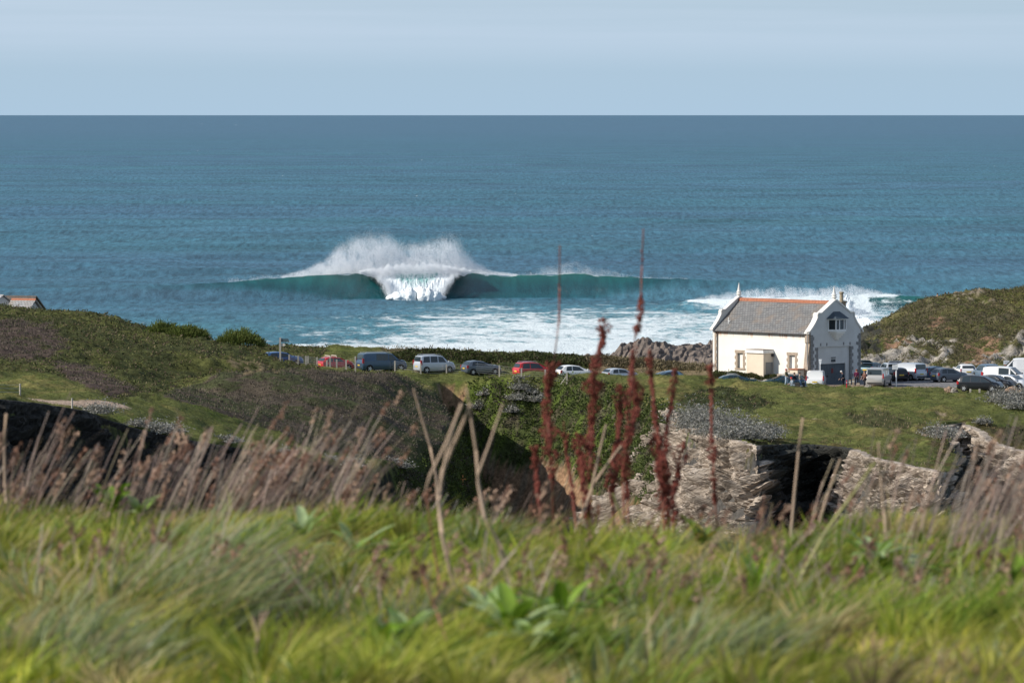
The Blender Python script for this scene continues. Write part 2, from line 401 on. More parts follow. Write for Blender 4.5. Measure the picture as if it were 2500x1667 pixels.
# hedge and field behind the row
paint((GY > 555) & (GX < 24) & inpoly(uj, vj, [(1000, 800), (1450, 800), (1450, 1000), (960, 1000)]), (.055, .068, .022), 1)
paint((GY > 556) & (GX < 24) & (UU > 1440 + n3 * 60), TAN, 5)
paint((GY > 556) & (GX < 24) & (UU > 600) & (UU < 1440) & (vj < 862) & (UU > 930), (.10, .085, .045), 5)
# plateau details
paint(inpoly(uj, vj, [(1740, 952), (1850, 962), (1890, 985), (1800, 1000), (1700, 1010), (1640, 990), (1690, 965)]) & (GY < 535), (.040, .048, .020), 1)
paint(inpoly(uj, vj, [(2060, 1010), (2150, 1003), (2230, 1035), (2190, 1060), (2080, 1040)]) & (GY < 535), (.065, .068, .028), 5)
paint(inpoly(uj, vj, [(2270, 1060), (2390, 1035), (2560, 1030), (2560, 1120), (2430, 1090), (2300, 1110)]) & (GY < 530), (.055, .052, .026), 1)
paint(inpoly(uj, vj, [(2400, 955), (2560, 940), (2560, 1000), (2430, 990)]) & (GY < 545), (.045, .048, .026), 1)
paint((sd > -2.2) & (sd < .5) & (n2 + n3 * .7 > .05) & (GY < 535) & (UU > 1700), (.075, .065, .026), 5)
# carved slopes
sl = sd > .15
midd = sl & (lr < .5)
paint(midd, (.052, .066, .022), 7)
paint(midd & (n2 + n3 * .8 > .12), (.080, .072, .045), 7)
paint(midd & (n1 + n3 * .5 < -.12), (.075, .105, .022), 7)
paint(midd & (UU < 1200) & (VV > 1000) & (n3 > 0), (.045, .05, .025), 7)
earth = (inpoly(uj, vj, [(1040, 935), (1140, 935), (1150, 965), (1110, 1000), (1085, 990), (1045, 960)]) | inpoly(uj, vj, [(1170, 1100), (1230, 1140), (1400, 1140), (1450, 1215), (1640, 1250), (1640, 1400), (1210, 1400)])) & midd
paint(earth, EARTH, 4); paint(earth & (n3 + n2 > .1), (.20, .15, .10), 4)
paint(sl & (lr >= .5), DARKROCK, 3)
paint(sl & (lr >= .5) & (UU < 1100), (.028, .030, .022), 3)  # left cliff ground: its shade painted in as near-black
# right headland
hd = (GY > 588) & (GX > 34)
paint(hd, (.12, .11, .05), 1)
paint(hd & (n1 + n2 * .5 > .05), (.09, .08, .048), 1)
paint(hd & (n1 * .8 + n3 * .4 < -.1), (.085, .095, .030), 1)
strat = np.sin((GX * .75 - GY * .55 + ZB * 2.2) * 1.3 + n2 * 4) * .5 + n3
hrock = hd & (inpoly(uj, vj, [(2040, 875), (2160, 850), (2330, 825), (2300, 905), (2040, 910)]) | inpoly(uj, vj, [(2330, 900), (2420, 860), (2520, 800), (2700, 780), (2700, 920), (2330, 920)])) & (strat > -.25)
hearth = hd & (inpoly(uj, vj, [(2360, 850), (2440, 815), (2440, 840), (2400, 890), (2360, 895)]) | inpoly(uj, vj, [(2260, 785), (2300, 780), (2310, 800), (2280, 808)]) | inpoly(uj, vj, [(2170, 830), (2230, 825), (2220, 842), (2150, 848)])) & (n3 > -.15)
paint(hd & inpoly(uj, vj, [(2400, 690), (2800, 650), (2800, 800), (2480, 745)]), (.13, .125, .040), 0)
paint(hrock, (.32, .29, .25), 3); paint(hearth, (.25, .155, .10), 4)
hrock3 = hd & inpoly(uj, vj, [(2320, 730), (2420, 722), (2420, 735), (2330, 740)]) & (n3 > .1)
paint(hrock3, (.25, .21, .16), 3)
foot = hd & (np.abs(VV - (728 + (UU - 2415) * .55)) < 2.2) & (UU > 2415)
paint(foot, TAN, 5)
hl = hd & (UU < 2150) & (VV < 870)
paint(hl & (n2 > -.2), (.05, .05, .04), 3)  # shadowed end of the headland rock, shade put into the colour
# car park tarmac and the sandy yard before the doors
park = (GX > 31.5) & (GX < 92) & (GY > 546.5 + n2 * 1.5 - .6 * (GX < 44)) & (GY < 588 + n2)
paint(park, (.20, .195, .20), 6)
yard = (GX > 30) & (GX < 44) & (GY > 543.5 + n3) & (GY < 551) & ~((GX > 40) & (GY > 548))
paint(yard, (.26, .205, .155), 6)
yard2 = (GX > 40) & (GX < 48) & (np.abs(GY - (543.4 + (GX - 40) * .35) + n3 * .6) < .9)
paint(yard2, (.26, .205, .155), 6)
road = (GX < 28) & (np.abs(GY - 550.5) < 2.8) & (GX > -34)
paint(road, (.13, .12, .11), 6)
# the sandy footpath in the hollow
PATH = [pt(95, 982, 446), pt(140, 981, 447), pt(200, 979, 449), pt(250, 977, 451), pt(285, 977, 452)]
pd = np.full(GX.shape, 99.0)
for i in range(len(PATH) - 1):
    a0 = np.array(PATH[i][:2]); b0 = np.array(PATH[i + 1][:2]); ab = b0 - a0
    t = np.clip(((GX - a0[0]) * ab[0] + (GY - a0[1]) * ab[1]) / (ab @ ab), 0, 1)
    pd = np.minimum(pd, np.hypot(GX - a0[0] - t * ab[0], GY - a0[1] - t * ab[1]))
paint(pd < 1.15 + n3 * .5, (.40, .30, .23), 6)
for (u, v, w) in ((1975, 1024, 20), (2235, 1040, 5), (2300, 1010, 10), (2262, 1060, 8), (1015, 905, 10)):
    m = (np.abs(UU + (VV - v) * -1.5 - u) < w) & (np.abs(VV - v) < 3 + n3 * 3) & (GY < 560); paint(m, (.34, .26, .19), 4)

# bumps: scrub swells, tussocks, rock ribs
bumpy = np.zeros(GX.shape)
isz = lambda *k: np.isin(zone, k)
bumpy += np.where(isz(1, 7), np.abs(fbm(GX * .45, GY * .45, 3, o=4)) * 1.3 - .2, 0)
bumpy += np.where(isz(2), fbm(GX * .3, GY * .3, 5, o=4) * .7, 0)
bumpy += np.where(isz(0, 5), (fbm(GX * .28, GY * .22, 8, o=5) * 1.0 + np.abs(fbm(GX * .8, GY * .5, 3, o=3)) * .35) * (GY < 590), 0)
cc_ = (3.8 * GX - GY) / 3.93; al_ = (GX + 3.8 * GY) / 3.93
bumpy += np.where(isz(3) & hd, (.5 - np.abs(fbm(cc_ * .62, al_ * .06, 2, o=4))) * 2.6 - .9 + fbm(cc_ * 1.9, al_ * .12, 6, o=3) * .5, 0)
bumpy += np.where(isz(4), fbm(GX * .6, GY * .6, ZB * .3, o=4) * .5, 0)
bumpy += np.where(hd, fbm(GX * .12, GY * .12, 1, o=4) * 1.8 * sstep(590, 605, GY), 0)
soft = (1 - sstep(-.1, .6, sd) * (lr > .5)) * sstep(1.2, 3.5, pd) * (1 - ((np.abs(GX - 26) < 8) & (np.abs(GY - 558) < 6)) * .7)
ZF = ZB + bumpy * soft * np.where(isz(6), 0, 1)
NXg = len(xs)
M_land = attr_mat('turf_and_soil', rough=.95, spec=.08, var=.55, vscale=2.2, var2=.3, v2scale=.35, bump=.16, bscale=2.6)
land = np_mesh('ground', np.stack([GX, GY, ZF], -1), grid_faces(NXg, len(ys)), M_land, colr.reshape(-1, 3), kind='structure')
tag(land, 'grassy headland with scrub and bare earth')

def gz(x, y):
    """height of the ground at x, y"""
    x = np.asarray(x, float); y = np.asarray(y, float)
    i = np.clip(np.searchsorted(xs, x) - 1, 0, len(xs) - 2); j = np.clip(np.searchsorted(ys, y) - 1, 0, len(ys) - 2)
    a = (x - xs[i]) / (xs[i + 1] - xs[i]); b = (y - ys[j]) / (ys[j + 1] - ys[j])
    return ZF[j, i] * (1 - a) * (1 - b) + ZF[j, i + 1] * a * (1 - b) + ZF[j + 1, i] * (1 - a) * b + ZF[j + 1, i + 1] * a * b
def hit(u, v, y0=400, y1=760):
    """where the sight line through photo pixel (u, v) meets the ground"""
    Y = np.arange(y0, y1, .25); P = np.array([pt(u, v, y) for y in Y]); g = gz(P[:, 0], P[:, 1])
    k = np.argmax(P[:, 2] < g)
    return (float(P[k, 0]), float(P[k, 1]), float(g[k]))
def znear(x, y): return zone[np.clip(np.searchsorted(ys, y) - 1, 0, len(ys) - 1), np.clip(np.searchsorted(xs, x) - 1, 0, len(xs) - 1)]

# ------------- rock faces of the cove, one sheet of broken strata per stretch of cliff
M_rock = bpy.data.materials.new('slate_cliff_rock'); M_rock.use_nodes = True
def rock_nodes(m, c1, c2, c3, sc=1.0, bumpd=.12, tilt=(0.15, -0.5, 0.1)):
    t = m.node_tree; b = t.nodes['Principled BSDF']; b.inputs['Roughness'].default_value = .85; b.inputs['Specular IOR Level'].default_value = .25
    tc = t.nodes.new('ShaderNodeTexCoord'); mp = t.nodes.new('ShaderNodeMapping'); mp.vector_type = 'TEXTURE'; mp.inputs['Rotation'].default_value = tilt; mp.inputs['Scale'].default_value = (2 / sc, 1.1 / sc, .31 / sc)
    t.links.new(tc.outputs['Object'], mp.inputs[0])
    n = t.nodes.new('ShaderNodeTexNoise'); n.inputs['Scale'].default_value = 1.2; n.inputs['Detail'].default_value = 9; n.inputs['Roughness'].default_value = .68; n.inputs['Distortion'].default_value = .6
    t.links.new(mp.outputs[0], n.inputs['Vector'])
    cr = t.nodes.new('ShaderNodeValToRGB'); e = cr.color_ramp.elements; e[0].position = .3; e[0].color = (*c1, 1); e[1].position = .68; e[1].color = (*c3, 1)
    k = e.new(.48); k.color = (*c2, 1); t.links.new(n.outputs[0], cr.inputs[0])
    n2 = t.nodes.new('ShaderNodeTexNoise'); n2.inputs['Scale'].default_value = .35 * sc; n2.inputs['Detail'].default_value = 4; t.links.new(tc.outputs['Object'], n2.inputs['Vector'])
    r = t.nodes.new('ShaderNodeMapRange'); r.inputs[1].default_value = .35; r.inputs[2].default_value = .65; r.inputs[3].default_value = .7; r.inputs[4].default_value = 1.2; t.links.new(n2.outputs[0], r.inputs[0])
    mm = t.nodes.new('ShaderNodeVectorMath'); mm.operation = 'SCALE'; t.links.new(cr.outputs[0], mm.inputs[0]); t.links.new(r.outputs[0], mm.inputs['Scale'])
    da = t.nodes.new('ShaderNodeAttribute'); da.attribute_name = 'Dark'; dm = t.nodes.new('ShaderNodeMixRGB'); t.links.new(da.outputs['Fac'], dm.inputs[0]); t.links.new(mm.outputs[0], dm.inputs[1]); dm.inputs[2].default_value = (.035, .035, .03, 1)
    t.links.new(dm.outputs[0], b.inputs['Base Color'])
    vo = t.nodes.new('ShaderNodeTexVoronoi'); vo.feature = 'DISTANCE_TO_EDGE'; vo.inputs['Scale'].default_value = 1.6; t.links.new(mp.outputs[0], vo.inputs['Vector'])
    vr = t.nodes.new('ShaderNodeMapRange'); vr.inputs[2].default_value = .12; t.links.new(vo.outputs['Distance'], vr.inputs[0])
    ad = t.nodes.new('ShaderNodeMath'); ad.operation = 'MULTIPLY_ADD'; t.links.new(vr.outputs[0], ad.inputs[0]); ad.inputs[1].default_value = .10; t.links.new(n.outputs[0], ad.inputs[2])
    bp = t.nodes.new('ShaderNodeBump'); bp.inputs['Strength'].default_value = 1; bp.inputs['Distance'].default_value = bumpd
    t.links.new(ad.outputs[0], bp.inputs['Height']); t.links.new(bp.outputs[0], b.inputs['Normal'])
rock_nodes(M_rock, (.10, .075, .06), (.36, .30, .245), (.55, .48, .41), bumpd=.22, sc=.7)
M_rockdark = bpy.data.materials.new('shade_darkened_slate'); M_rockdark.use_nodes = True
rock_nodes(M_rockdark, (.012, .012, .011), (.032, .030, .027), (.075, .068, .06), bumpd=.2)  # left cliff rock, base colours darkened to carry its shade
def strata3(P, amp=1.0, f=1.0, slope=.4):
    x, y, z = P[..., 0] * f, P[..., 1] * f, P[..., 2] * f
    s = (z * .8 - x * slope + y * .12)                       # tilted beds
    q = s * .95 + fbm(x * .25, y * .25, z * .25, o=3) * 1.1
    saw = (q - np.floor(q)); saw = np.where(saw < .8, saw / .8, (1 - saw) / .2)
    q2 = s * 4.2 + fbm(x * .5, y * .5, z * .5, o=3) * 1.2; saw2 = np.abs(q2 - np.floor(q2) - .5) * 2
    a_ = (x * .8 + slope * z) * .25; big = fbm(a_ * .5, y * .15, s * .35, o=3) * 2.4
    ledge = fbm(a_ * .8, y * .3, s * 1.1, o=4); blk = perlin(a_ * 2.2, y * .5, np.floor(q) * 1.7 + .5) * .8
    ck = np.exp(-(fbm(a_ * 1.3 + 3, y * .3, s * .9, o=3) / .045) ** 2) * .55 + np.exp(-(fbm(a_ * .5 + 9, y * .2, s * 2.2, o=3) / .05) ** 2) * .45
    return amp * (-ck + saw * 1.0 + saw2 * .10 + big + ledge * 1.1 + blk + fbm(x * 1.6, y * 1.6, s * 2.0, o=3) * .14 - .5)
def cliff(name, u0, u1, matl, label, amp=1.0, dz=.13, i0=None, i1=None, drop=None, slope=.4, out=.6, dark=None):
    i0 = min(range(len(LIP)), key=lambda i: abs(LIP[i][0] - u0)) if i0 is None else i0
    i1 = min(range(len(LIP)), key=lambda i: abs(LIP[i][0] - u1)) if i1 is None else i1
    P0, W0 = resample(CPT[i0:i1 + 1], np.stack([CW, CR], 1)[i0:i1 + 1], dz * 1.15)
    # follow the wandered lip
    d = np.hypot(P0[:, None, 0] - (LD[:, 0] - LN[:, 0] * wob)[None], P0[:, None, 1] - (LD[:, 1] - LN[:, 1] * wob)[None]); k = d.argsort(1)[:, :2]
    wgt = 1 / (np.take_along_axis(d, k, 1) + .02); wgt /= wgt.sum(1)[:, None]
    wb = (wob[k] * wgt).sum(1); nn = (LN[k] * wgt[..., None]).sum(1)
    for _ in range(10): nn[1:-1] = (nn[:-2] + nn[1:-1] * 2 + nn[2:]) / 4; wb[1:-1] = (wb[:-2] + wb[1:-1] * 2 + wb[2:]) / 4
    nn /= np.linalg.norm(nn, axis=1)[:, None]
    H = drop or 13.0; m = int(H / dz)
    t = np.linspace(-.05, 1, m)[:, None]
    tt = np.clip(t, 0, 1)
    x = P0[None, :, 0] + nn[None, :, 0] * (wb + out + W0[:, 0] * tt ** 1.4 * .95 + np.minimum(t, 0) * 18)
    y = P0[None, :, 1] + nn[None, :, 1] * (wb + out + W0[:, 0] * tt ** 1.4 * .95 + np.minimum(t, 0) * 18)
    z = P0[None, :, 2] + .02 - H * tt
    P = np.stack([x, y, z], -1)
    dsp = strata3(P, amp, slope=slope) * np.clip((t + .02) * 9, 0, 1)
    edge = np.minimum(1, np.minimum(np.arange(len(P0)), np.arange(len(P0))[::-1]) / 8.0)[None]
    dsp = dsp * edge - (1 - edge) * .3
    P[..., 0] += nn[None, :, 0] * dsp; P[..., 1] += nn[None, :, 1] * dsp; P[..., 2] += dsp * .35
    ex = None
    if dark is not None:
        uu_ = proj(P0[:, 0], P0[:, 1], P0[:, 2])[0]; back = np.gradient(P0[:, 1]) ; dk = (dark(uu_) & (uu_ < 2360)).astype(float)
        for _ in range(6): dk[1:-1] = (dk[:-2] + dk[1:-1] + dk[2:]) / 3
        ex = {'Dark': np.repeat(dk[None], m, 0).ravel()}  # shade and dark growth of the hollows, put into the rock colour
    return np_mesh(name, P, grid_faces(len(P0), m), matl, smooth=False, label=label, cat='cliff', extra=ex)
def li(u, v): return min(range(len(LIP)), key=lambda i: abs(LIP[i][0] - u) + abs(LIP[i][1] - v))
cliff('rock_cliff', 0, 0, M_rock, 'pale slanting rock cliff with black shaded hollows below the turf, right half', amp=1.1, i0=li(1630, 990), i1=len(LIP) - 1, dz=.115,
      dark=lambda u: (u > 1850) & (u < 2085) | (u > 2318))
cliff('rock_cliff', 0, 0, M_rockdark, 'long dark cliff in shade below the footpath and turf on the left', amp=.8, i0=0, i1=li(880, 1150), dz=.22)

# ------------- rocky reef running out behind the building
rx = np.arange(6, 62, .16); ry = np.arange(700, 940, .5)
RX, RY = np.meshgrid(rx, ry)
ru, _ = proj(RX, RY, np.full(RX.shape, 5.0))
crest_v = np.interp(ru, [1330, 1400, 1450, 1500, 1560, 1570, 1640, 1670, 1740, 1900, 2100, 2400], [888, 876, 862, 846, 834, 826, 828, 822, 818, 818, 830, 860])
zc = CZ - (crest_v - VH) / F * 880.0
ridge = np.where(RY < 880, 1 - ((880 - RY) / 200.0) ** 1.0 * .95, 1 - ((RY - 880) / 35.0) ** 1.3 * 1.6)
RZ = zc * ridge
s3 = (RX * .55 - RY * .10 + RZ * .6)
rib = fbm(RX * .16, RY * .035, 1.5, o=3) * 2.2 + (.4 - np.abs(fbm(RX * .30 - RY * .03, RY * .03, 4, o=5))) * 2.0 - .5
q = s3 * .8 + fbm(RX * .2, RY * .05, 2) * 2; sw = q - np.floor(q)
RZ = RZ + rib - .9 + np.where(sw < .75, sw / .75, (1 - sw) / .25) * .45
RZ = RZ - 8 * sstep(1410, 1340, ru)
M_reef = bpy.data.materials.new('brown_reef_rock'); M_reef.use_nodes = True
rock_nodes(M_reef, (.045, .038, .036), (.15, .12, .10), (.27, .22, .185), sc=.6, bumpd=.35, tilt=(.1, -.35, .1))
np_mesh('rock_outcrop', np.stack([RX, RY, RZ], -1), grid_faces(len(rx), len(ry)), M_reef, smooth=False, label='brown jagged rock ridge at the foam edge, behind the white building', cat='rocks')

# ---------------------------------------------------------------- ground cover scattered over the land
def sample_land(n, sel, x0=-62, x1_=66, y0=400, y1=690):
    """random points of the ground where sel(zone, x, y) holds; returns positions and normals"""
    x = RNG.uniform(x0, x1_, n); y = RNG.uniform(y0, y1, n)
    k = np.abs(x) < y * .125; x, y = x[k], y[k]
    k = sel(znear(x, y), x, y); x, y = x[k], y[k]
    z = gz(x, y); e = .5
    nx = -(gz(x + e, y) - gz(x - e, y)) / (2 * e); ny = -(gz(x, y + e) - gz(x, y - e)) / (2 * e)
    N = np.stack([nx, ny, np.ones_like(nx)], 1); N /= np.linalg.norm(N, axis=1)[:, None]
    return np.stack([x, y, z], 1), N
M_leaf = attr_mat('leafy_cover', rough=.7, spec=.2, transl=.25, var=.25, vscale=.9)
def tufts(name, P, N, size, k, cols, up=.5, aspect=.45, lift=.0, spread=.6, **kw):
    """k leaf-shaped faces per point; cols (n, 3)"""
    n = len(P); size = np.broadcast_to(size, (n,))
    c = np.repeat(P, k, 0); S = np.repeat(size, k) * RNG.uniform(.6, 1.4, n * k); Nn = np.repeat(N, k, 0)
    d = RNG.normal(size=(n * k, 3)); d /= np.linalg.norm(d, axis=1)[:, None]
    d = d * (1 - up) + Nn * up * 1.2; d[:, 2] = np.abs(d[:, 2]) * .8 + .1; d /= np.linalg.norm(d, axis=1)[:, None]
    a = np.cross(d, RNG.normal(size=(n * k, 3))); a /= np.linalg.norm(a, axis=1)[:, None] + 1e-9
    off = RNG.normal(size=(n * k, 3)) * np.repeat(size, k)[:, None] * spread; off[:, 2] = np.abs(off[:, 2]) * .6
    b0 = c + off + Nn * lift; w = (S * aspect)[:, None]
    V = np.stack([b0 - a * w * .3, b0 + d * S[:, None] * .5 - a * w * .9 * .5 - a * w * .2, b0 + d * S[:, None], b0 + d * S[:, None] * .5 + a * w * .65], 1)
    cc = np.repeat(cols, k, 0) * RNG.uniform(.65, 1.4, (n * k, 1)); cc = np.repeat(cc, 4, 0)
    return np_mesh(name, V.reshape(-1, 3), np.arange(4 * n * k).reshape(-1, 4), M_leaf, cc, smooth=False, **kw)
def pick(n, *cs, w=None): return np.array(cs)[RNG.choice(len(cs), n, p=w)]
# bramble and fern scrub
P, N = sample_land(120000, lambda z, x, y: (z == 1) & (y < 590))
tufts('bramble_scrub', P, N, .20, 3, pick(len(P), (.065, .080, .026), (.095, .11, .034), (.035, .042, .017), (.12, .105, .05), (.12, .09, .06)), up=.35, spread=.8, kind='stuff', label='dark green bramble and bracken covering the left hill')
P, N = sample_land(150000, lambda z, x, y: z == 2, y1=600)
tufts('heather', P, N, .17, 3, pick(len(P), (.090, .072, .060), (.075, .082, .038), (.12, .095, .078), (.040, .042, .026), (.15, .125, .10)), up=.75, aspect=.3, spread=.8, kind='stuff', label='brownish purple heather on the rounded mound')
P, N = sample_land(90000, lambda z, x, y: z == 7, x0=-20, x1_=30, y0=480, y1=545)
q_ = fbm(P[:, 0] * .35, P[:, 1] * .35, P[:, 2] * .5, o=3)
cc = np.where((q_ > .12)[:, None], pick(len(P), (.085, .078, .055), (.11, .095, .075), (.06, .07, .03)), pick(len(P), (.06, .085, .022), (.085, .12, .025), (.045, .06, .022)))
tufts('slope_scrub', P, N, .22, 4, cc, up=.35, spread=.9, kind='stuff', label='mixed green scrub on the steep slope below the parked cars')
P, N = sample_land(140000, lambda z, x, y: (z == 0) & (y < 590))
q_ = fbm(P[:, 0] * .25, P[:, 1] * .25, 3, o=3)
cc = np.where((q_ > .1)[:, None], pick(len(P), (.19, .17, .07), (.16, .155, .055)), pick(len(P), (.11, .14, .034), (.13, .15, .04), (.085, .11, .026)))
tufts('short_grass', P, N, .085, 3, cc, up=.5, aspect=.5, spread=1.2, kind='stuff', label='short turf on the cliff tops')
P, N = sample_land(60000, lambda z, x, y: (z == 5) & (y < 595))
tufts('dry_grass', P, N, .26, 3, pick(len(P), (.20, .16, .095), (.16, .13, .07), (.10, .10, .04), (.24, .19, .12)), up=.75, aspect=.22, spread=.9, kind='stuff', label='tan dry grass beyond the parked row')
P, N = sample_land(90000, lambda z, x, y: (z <= 1) & (y > 588), x0=34, x1_=88, y0=588, y1=690)
tufts('headland_scrub', P, N, .17, 3, pick(len(P), (.12, .105, .052), (.075, .08, .035), (.13, .14, .045), (.15, .12, .075)), up=.4, spread=.9, kind='stuff', label='brown and green scrub on the right headland')
# silvery scrub hanging at the cliff edges
def silver(name, pts, r, n, size, **kw):
    P = []
    for (u, v, rr) in pts:
        h = hit(u, v, 400, 560); c = np.array(h)
        m = int(n * rr / 2); q = RNG.normal(size=(m, 3)) * np.array([rr * .8, rr * .7, rr * .42]); q[:, 2] = np.abs(q[:, 2])
        pp = c + q; pp[:, 2] = np.maximum(pp[:, 2], gz(pp[:, 0], pp[:, 1])) + .05; P.append(pp)
    P = np.concatenate(P); N = np.tile([0, 0, 1.0], (len(P), 1))
    return tufts(name, P, N, size, 4, pick(len(P), (.27, .27, .25), (.20, .20, .18), (.33, .32, .30), (.14, .14, .11)), up=.2, aspect=.6, spread=.9, **kw)
silver('silver_scrub', [(1700, 1030, 1.6), (1725, 1045, 1.4), (1760, 1048, 1.5), (1800, 1058, 1.6), (1830, 1075, 1.3), (1860, 1072, 1.0), (1880, 1062, .8), (1740, 1068, 1.2), (1700, 1050, 1.1), (1790, 1080, 1.0)], 1.5, 1500, .13, kind='stuff', label='silvery grey scrub hanging over the pale buttress')
silver('silver_scrub', [(1270, 955, .6), (1262, 985, .55), (1250, 1010, .45), (1300, 965, .4), (1180, 975, .35), (1165, 1005, .4), (1310, 985, .5)], 1, 1300, .13, kind='stuff', label='grey bushy clumps near the top of the green slope')
silver('silver_scrub', [(2290, 1065, .9), (2310, 1072, .9), (2470, 990, 1.0), (2490, 975, 1.0), (2440, 985, .8), (2480, 1000, .7), (2400, 1038, .5), (2440, 972, .7)], 1, 900, .14, kind='stuff', label='grey scrub by the cleft at the right edge')
silver('silver_scrub', [(240, 1015, .9), (380, 1062, 1.0), (415, 1066, .8), (340, 1052, .6), (845, 1152, 1.0), (560, 1095, .6), (700, 1118, .6), (980, 1148, .6)], 1, 1100, .13, kind='stuff', label='grey tufts along the lip of the shaded left cliff')

# ---------------------------------------------------------------- the sea
U_W1 = [-900, -300, 0, 300, 500, 640, 740, 870, 920, 1000, 1080, 1150, 1250, 1330, 1400, 1450, 1550, 1700, 1900, 2100, 2300, 2600, 3200]
H_W1 = [.5, .9, 1.7, 2.4, 3.2, 4.3, 5.2, 5.9, 5.7, 5.5, 5.8, 5.8, 5.0, 5.3, 5.6, 5.2, 4.5, 4.1, 3.7, 3.2, 2.6, 2.0, 1.0]
U_W2 = [1450, 1600, 1680, 1800, 1950, 2050, 2120, 2185, 2260, 2340, 2450, 2700]
H_W2 = [0, .5, 2.4, 3.0, 3.6, 3.7, 4.0, 4.0, 3.3, 2.2, 1.2, 0]
X1 = (np.array(U_W1) - U0) / F * 1305; X2 = (np.array(U_W2) - U0) / F * 1203
def w1c(x): return 1305 + 4 * np.sin(x / 55.0) + 2.0 * np.sin(x / 17.0 + 1)
def w2c(x): return 1203 - (x - 75) * .12 + 2 * np.sin(x / 14.0)
def sea_z(x, y):
    far = 1 / (1 + (y / 9000.0) ** 2)
    ph = y / 105.0 + fbm(x / 260.0, y / 300.0, 3, o=3) * 2.2
    z = (np.exp(1.6 * np.cos(2 * np.pi * ph)) / 4.9 - .35) * 1.5 * sstep(1330, 1500, y) * far
    z = z + (fbm(x / 26.0, y / 14.0, 1, o=4) * 1.0) * far
    z = z + fbm(x / 3.2, y / 3.0, 5, o=3) * .32 * (1 - sstep(1500, 3500, y))
    for (yc, X, H, wf0) in ((w1c(x), X1, H_W1, 5.0), (w2c(x), X2, H_W2, 4.0)):
        h = np.interp(x, X, H)
        if wf0 == 5.0: wf_ = np.interp(U0 + F * x / y, [0, 400, 640, 850, 1450, 1600, 1900], [45, 30, 15, 6, 6.5, 15, 34])
        h = h * (1 + .03 * np.sin(x / 2.1) + .02 * np.sin(x / .9))
        q = y - yc; wf = wf_ if wf0 == 5.0 else np.where(h > 3, 5.0, 9.0) + np.clip(4 - h, 0, 4) * 3
        back = h * np.exp(-np.clip(q, 0, None) ** 2 / 300.0)
        front = h * np.clip(1 + q / wf, 0, 1) ** 1.7
        wv = np.where(q >= 0, back, front) - .55 * np.minimum(h / 3, 1) * np.exp(-((q + wf + 8) / 9.0) ** 2)
        mask = np.exp(-np.clip(np.abs(q) - 6, 0, None) / 10)
        z = np.where(q < 2, z * (1 - mask * .8), z) + wv
    return z
def foam_amt(x, y, z):
    u = U0 + F * x / y
    near = 1 - sstep(1120, 1300, y)
    right = sstep(820, 1500, u)
    right = sstep(620, 1250, u)
    f = near * (.27 + .13 * right) + .22 * right * (1 - sstep(1262, 1290, y))
    f = f + .35 * (1 - sstep(1000, 1060, y + fbm(x / 9, y / 30, 2) * 40)) + .30 * (1 - sstep(985, 1020, y + fbm(x / 9, y / 30, 2) * 26))        # shore break
    f = f + .5 * sstep(1300, 1420, u) * (1 - sstep(950, 1030, y + fbm(x / 14, y / 40, 8) * 30))
    f = f * (1 - .8 * (sstep(1268, 1285, y) * (y < 1296)))
    q = y - w1c(x)
    cr = np.exp(-((q - .3) / .6) ** 2) * np.interp(u, [600, 720, 850, 1300, 1450, 1560, 1620], [0, .6, .8, .6, .8, .4, 0]) * .9
    cr2 = np.exp(-(np.clip(np.abs(q + 2.2) - 2.6, 0, None) / .8) ** 2) * sstep(950, 965, u) * (1 - sstep(1060, 1078, u))
    q2 = y - w2c(x)
    wfoam = sstep(1670, 1690, u) * (1 - sstep(2095, 2140, u + q2 * 5)) * (q2 > -1 - 15 * sstep(1680, 1950, u)) * (q2 < 1.5)
    lip2 = np.exp(-((q2 - .2) / .9) ** 2) * sstep(1690, 1760, u) * (1 - sstep(2180, 2215, u))
    churn = sstep(1700, 1900, u) * (1 - sstep(2090, 2150, u)) * (y < 1196) * sstep(1060, 1120, y) * .75
    f = np.maximum.reduce([f, cr, cr2, wfoam, lip2, churn])
    wc = (fbm(x / 5.0, y / 12.0, 9, o=4) > .56) * (y > 1400) * .62
    return np.clip(np.maximum(f, wc), 0, 1)
def sea_rows():
    r = [620.0]
    while r[-1] < 300000:
        y = r[-1]; step = y * y / 578000 * .9
        if 1180 < y < 1210: step = .35
        if 1292 < y < 1316: step = .22
        if 930 < y < 1180: step = min(step, 1.2)
        if y > 7000: step = y * .05
        r.append(y + step)
    return np.array(r)
rows = sea_rows(); nc = 620
cs = np.linspace(-1, 1, nc)
half = rows * .125 + 30
YY = np.repeat(rows[:, None], nc, 1); XX = cs[None] * half[:, None]
XX = np.where(YY > 60000, XX * 3, XX)
ZZ = sea_z(XX, YY)
FO = foam_amt(XX, YY, ZZ)
uu = U0 + F * XX / YY
q = YY - w1c(XX); h1 = np.interp(XX, X1, H_W1)
THIN = sstep(-9, -4.5, q) * (q < .8) * (.30 + .70 * np.clip(ZZ / np.maximum(h1, .5), 0, 1) ** 2.2) * np.interp(uu, [300, 560, 800, 1250, 1500, 1650, 1900], [0, .35, 1, 1, .8, .25, 0])
q2 = YY - w2c(XX); THIN = np.maximum(THIN, (q2 > -10) * (q2 < 1) * sstep(2080, 2150, uu) * (1 - sstep(2330, 2400, uu)) * np.clip(ZZ / 3.5, 0, 1) * .8)
SHALLOW = (1 - sstep(1120, 1320, YY)) * (.3 + .7 * sstep(700, 1250, uu))
M_sea = bpy.data.materials.new('sea_water'); M_sea.use_nodes = True
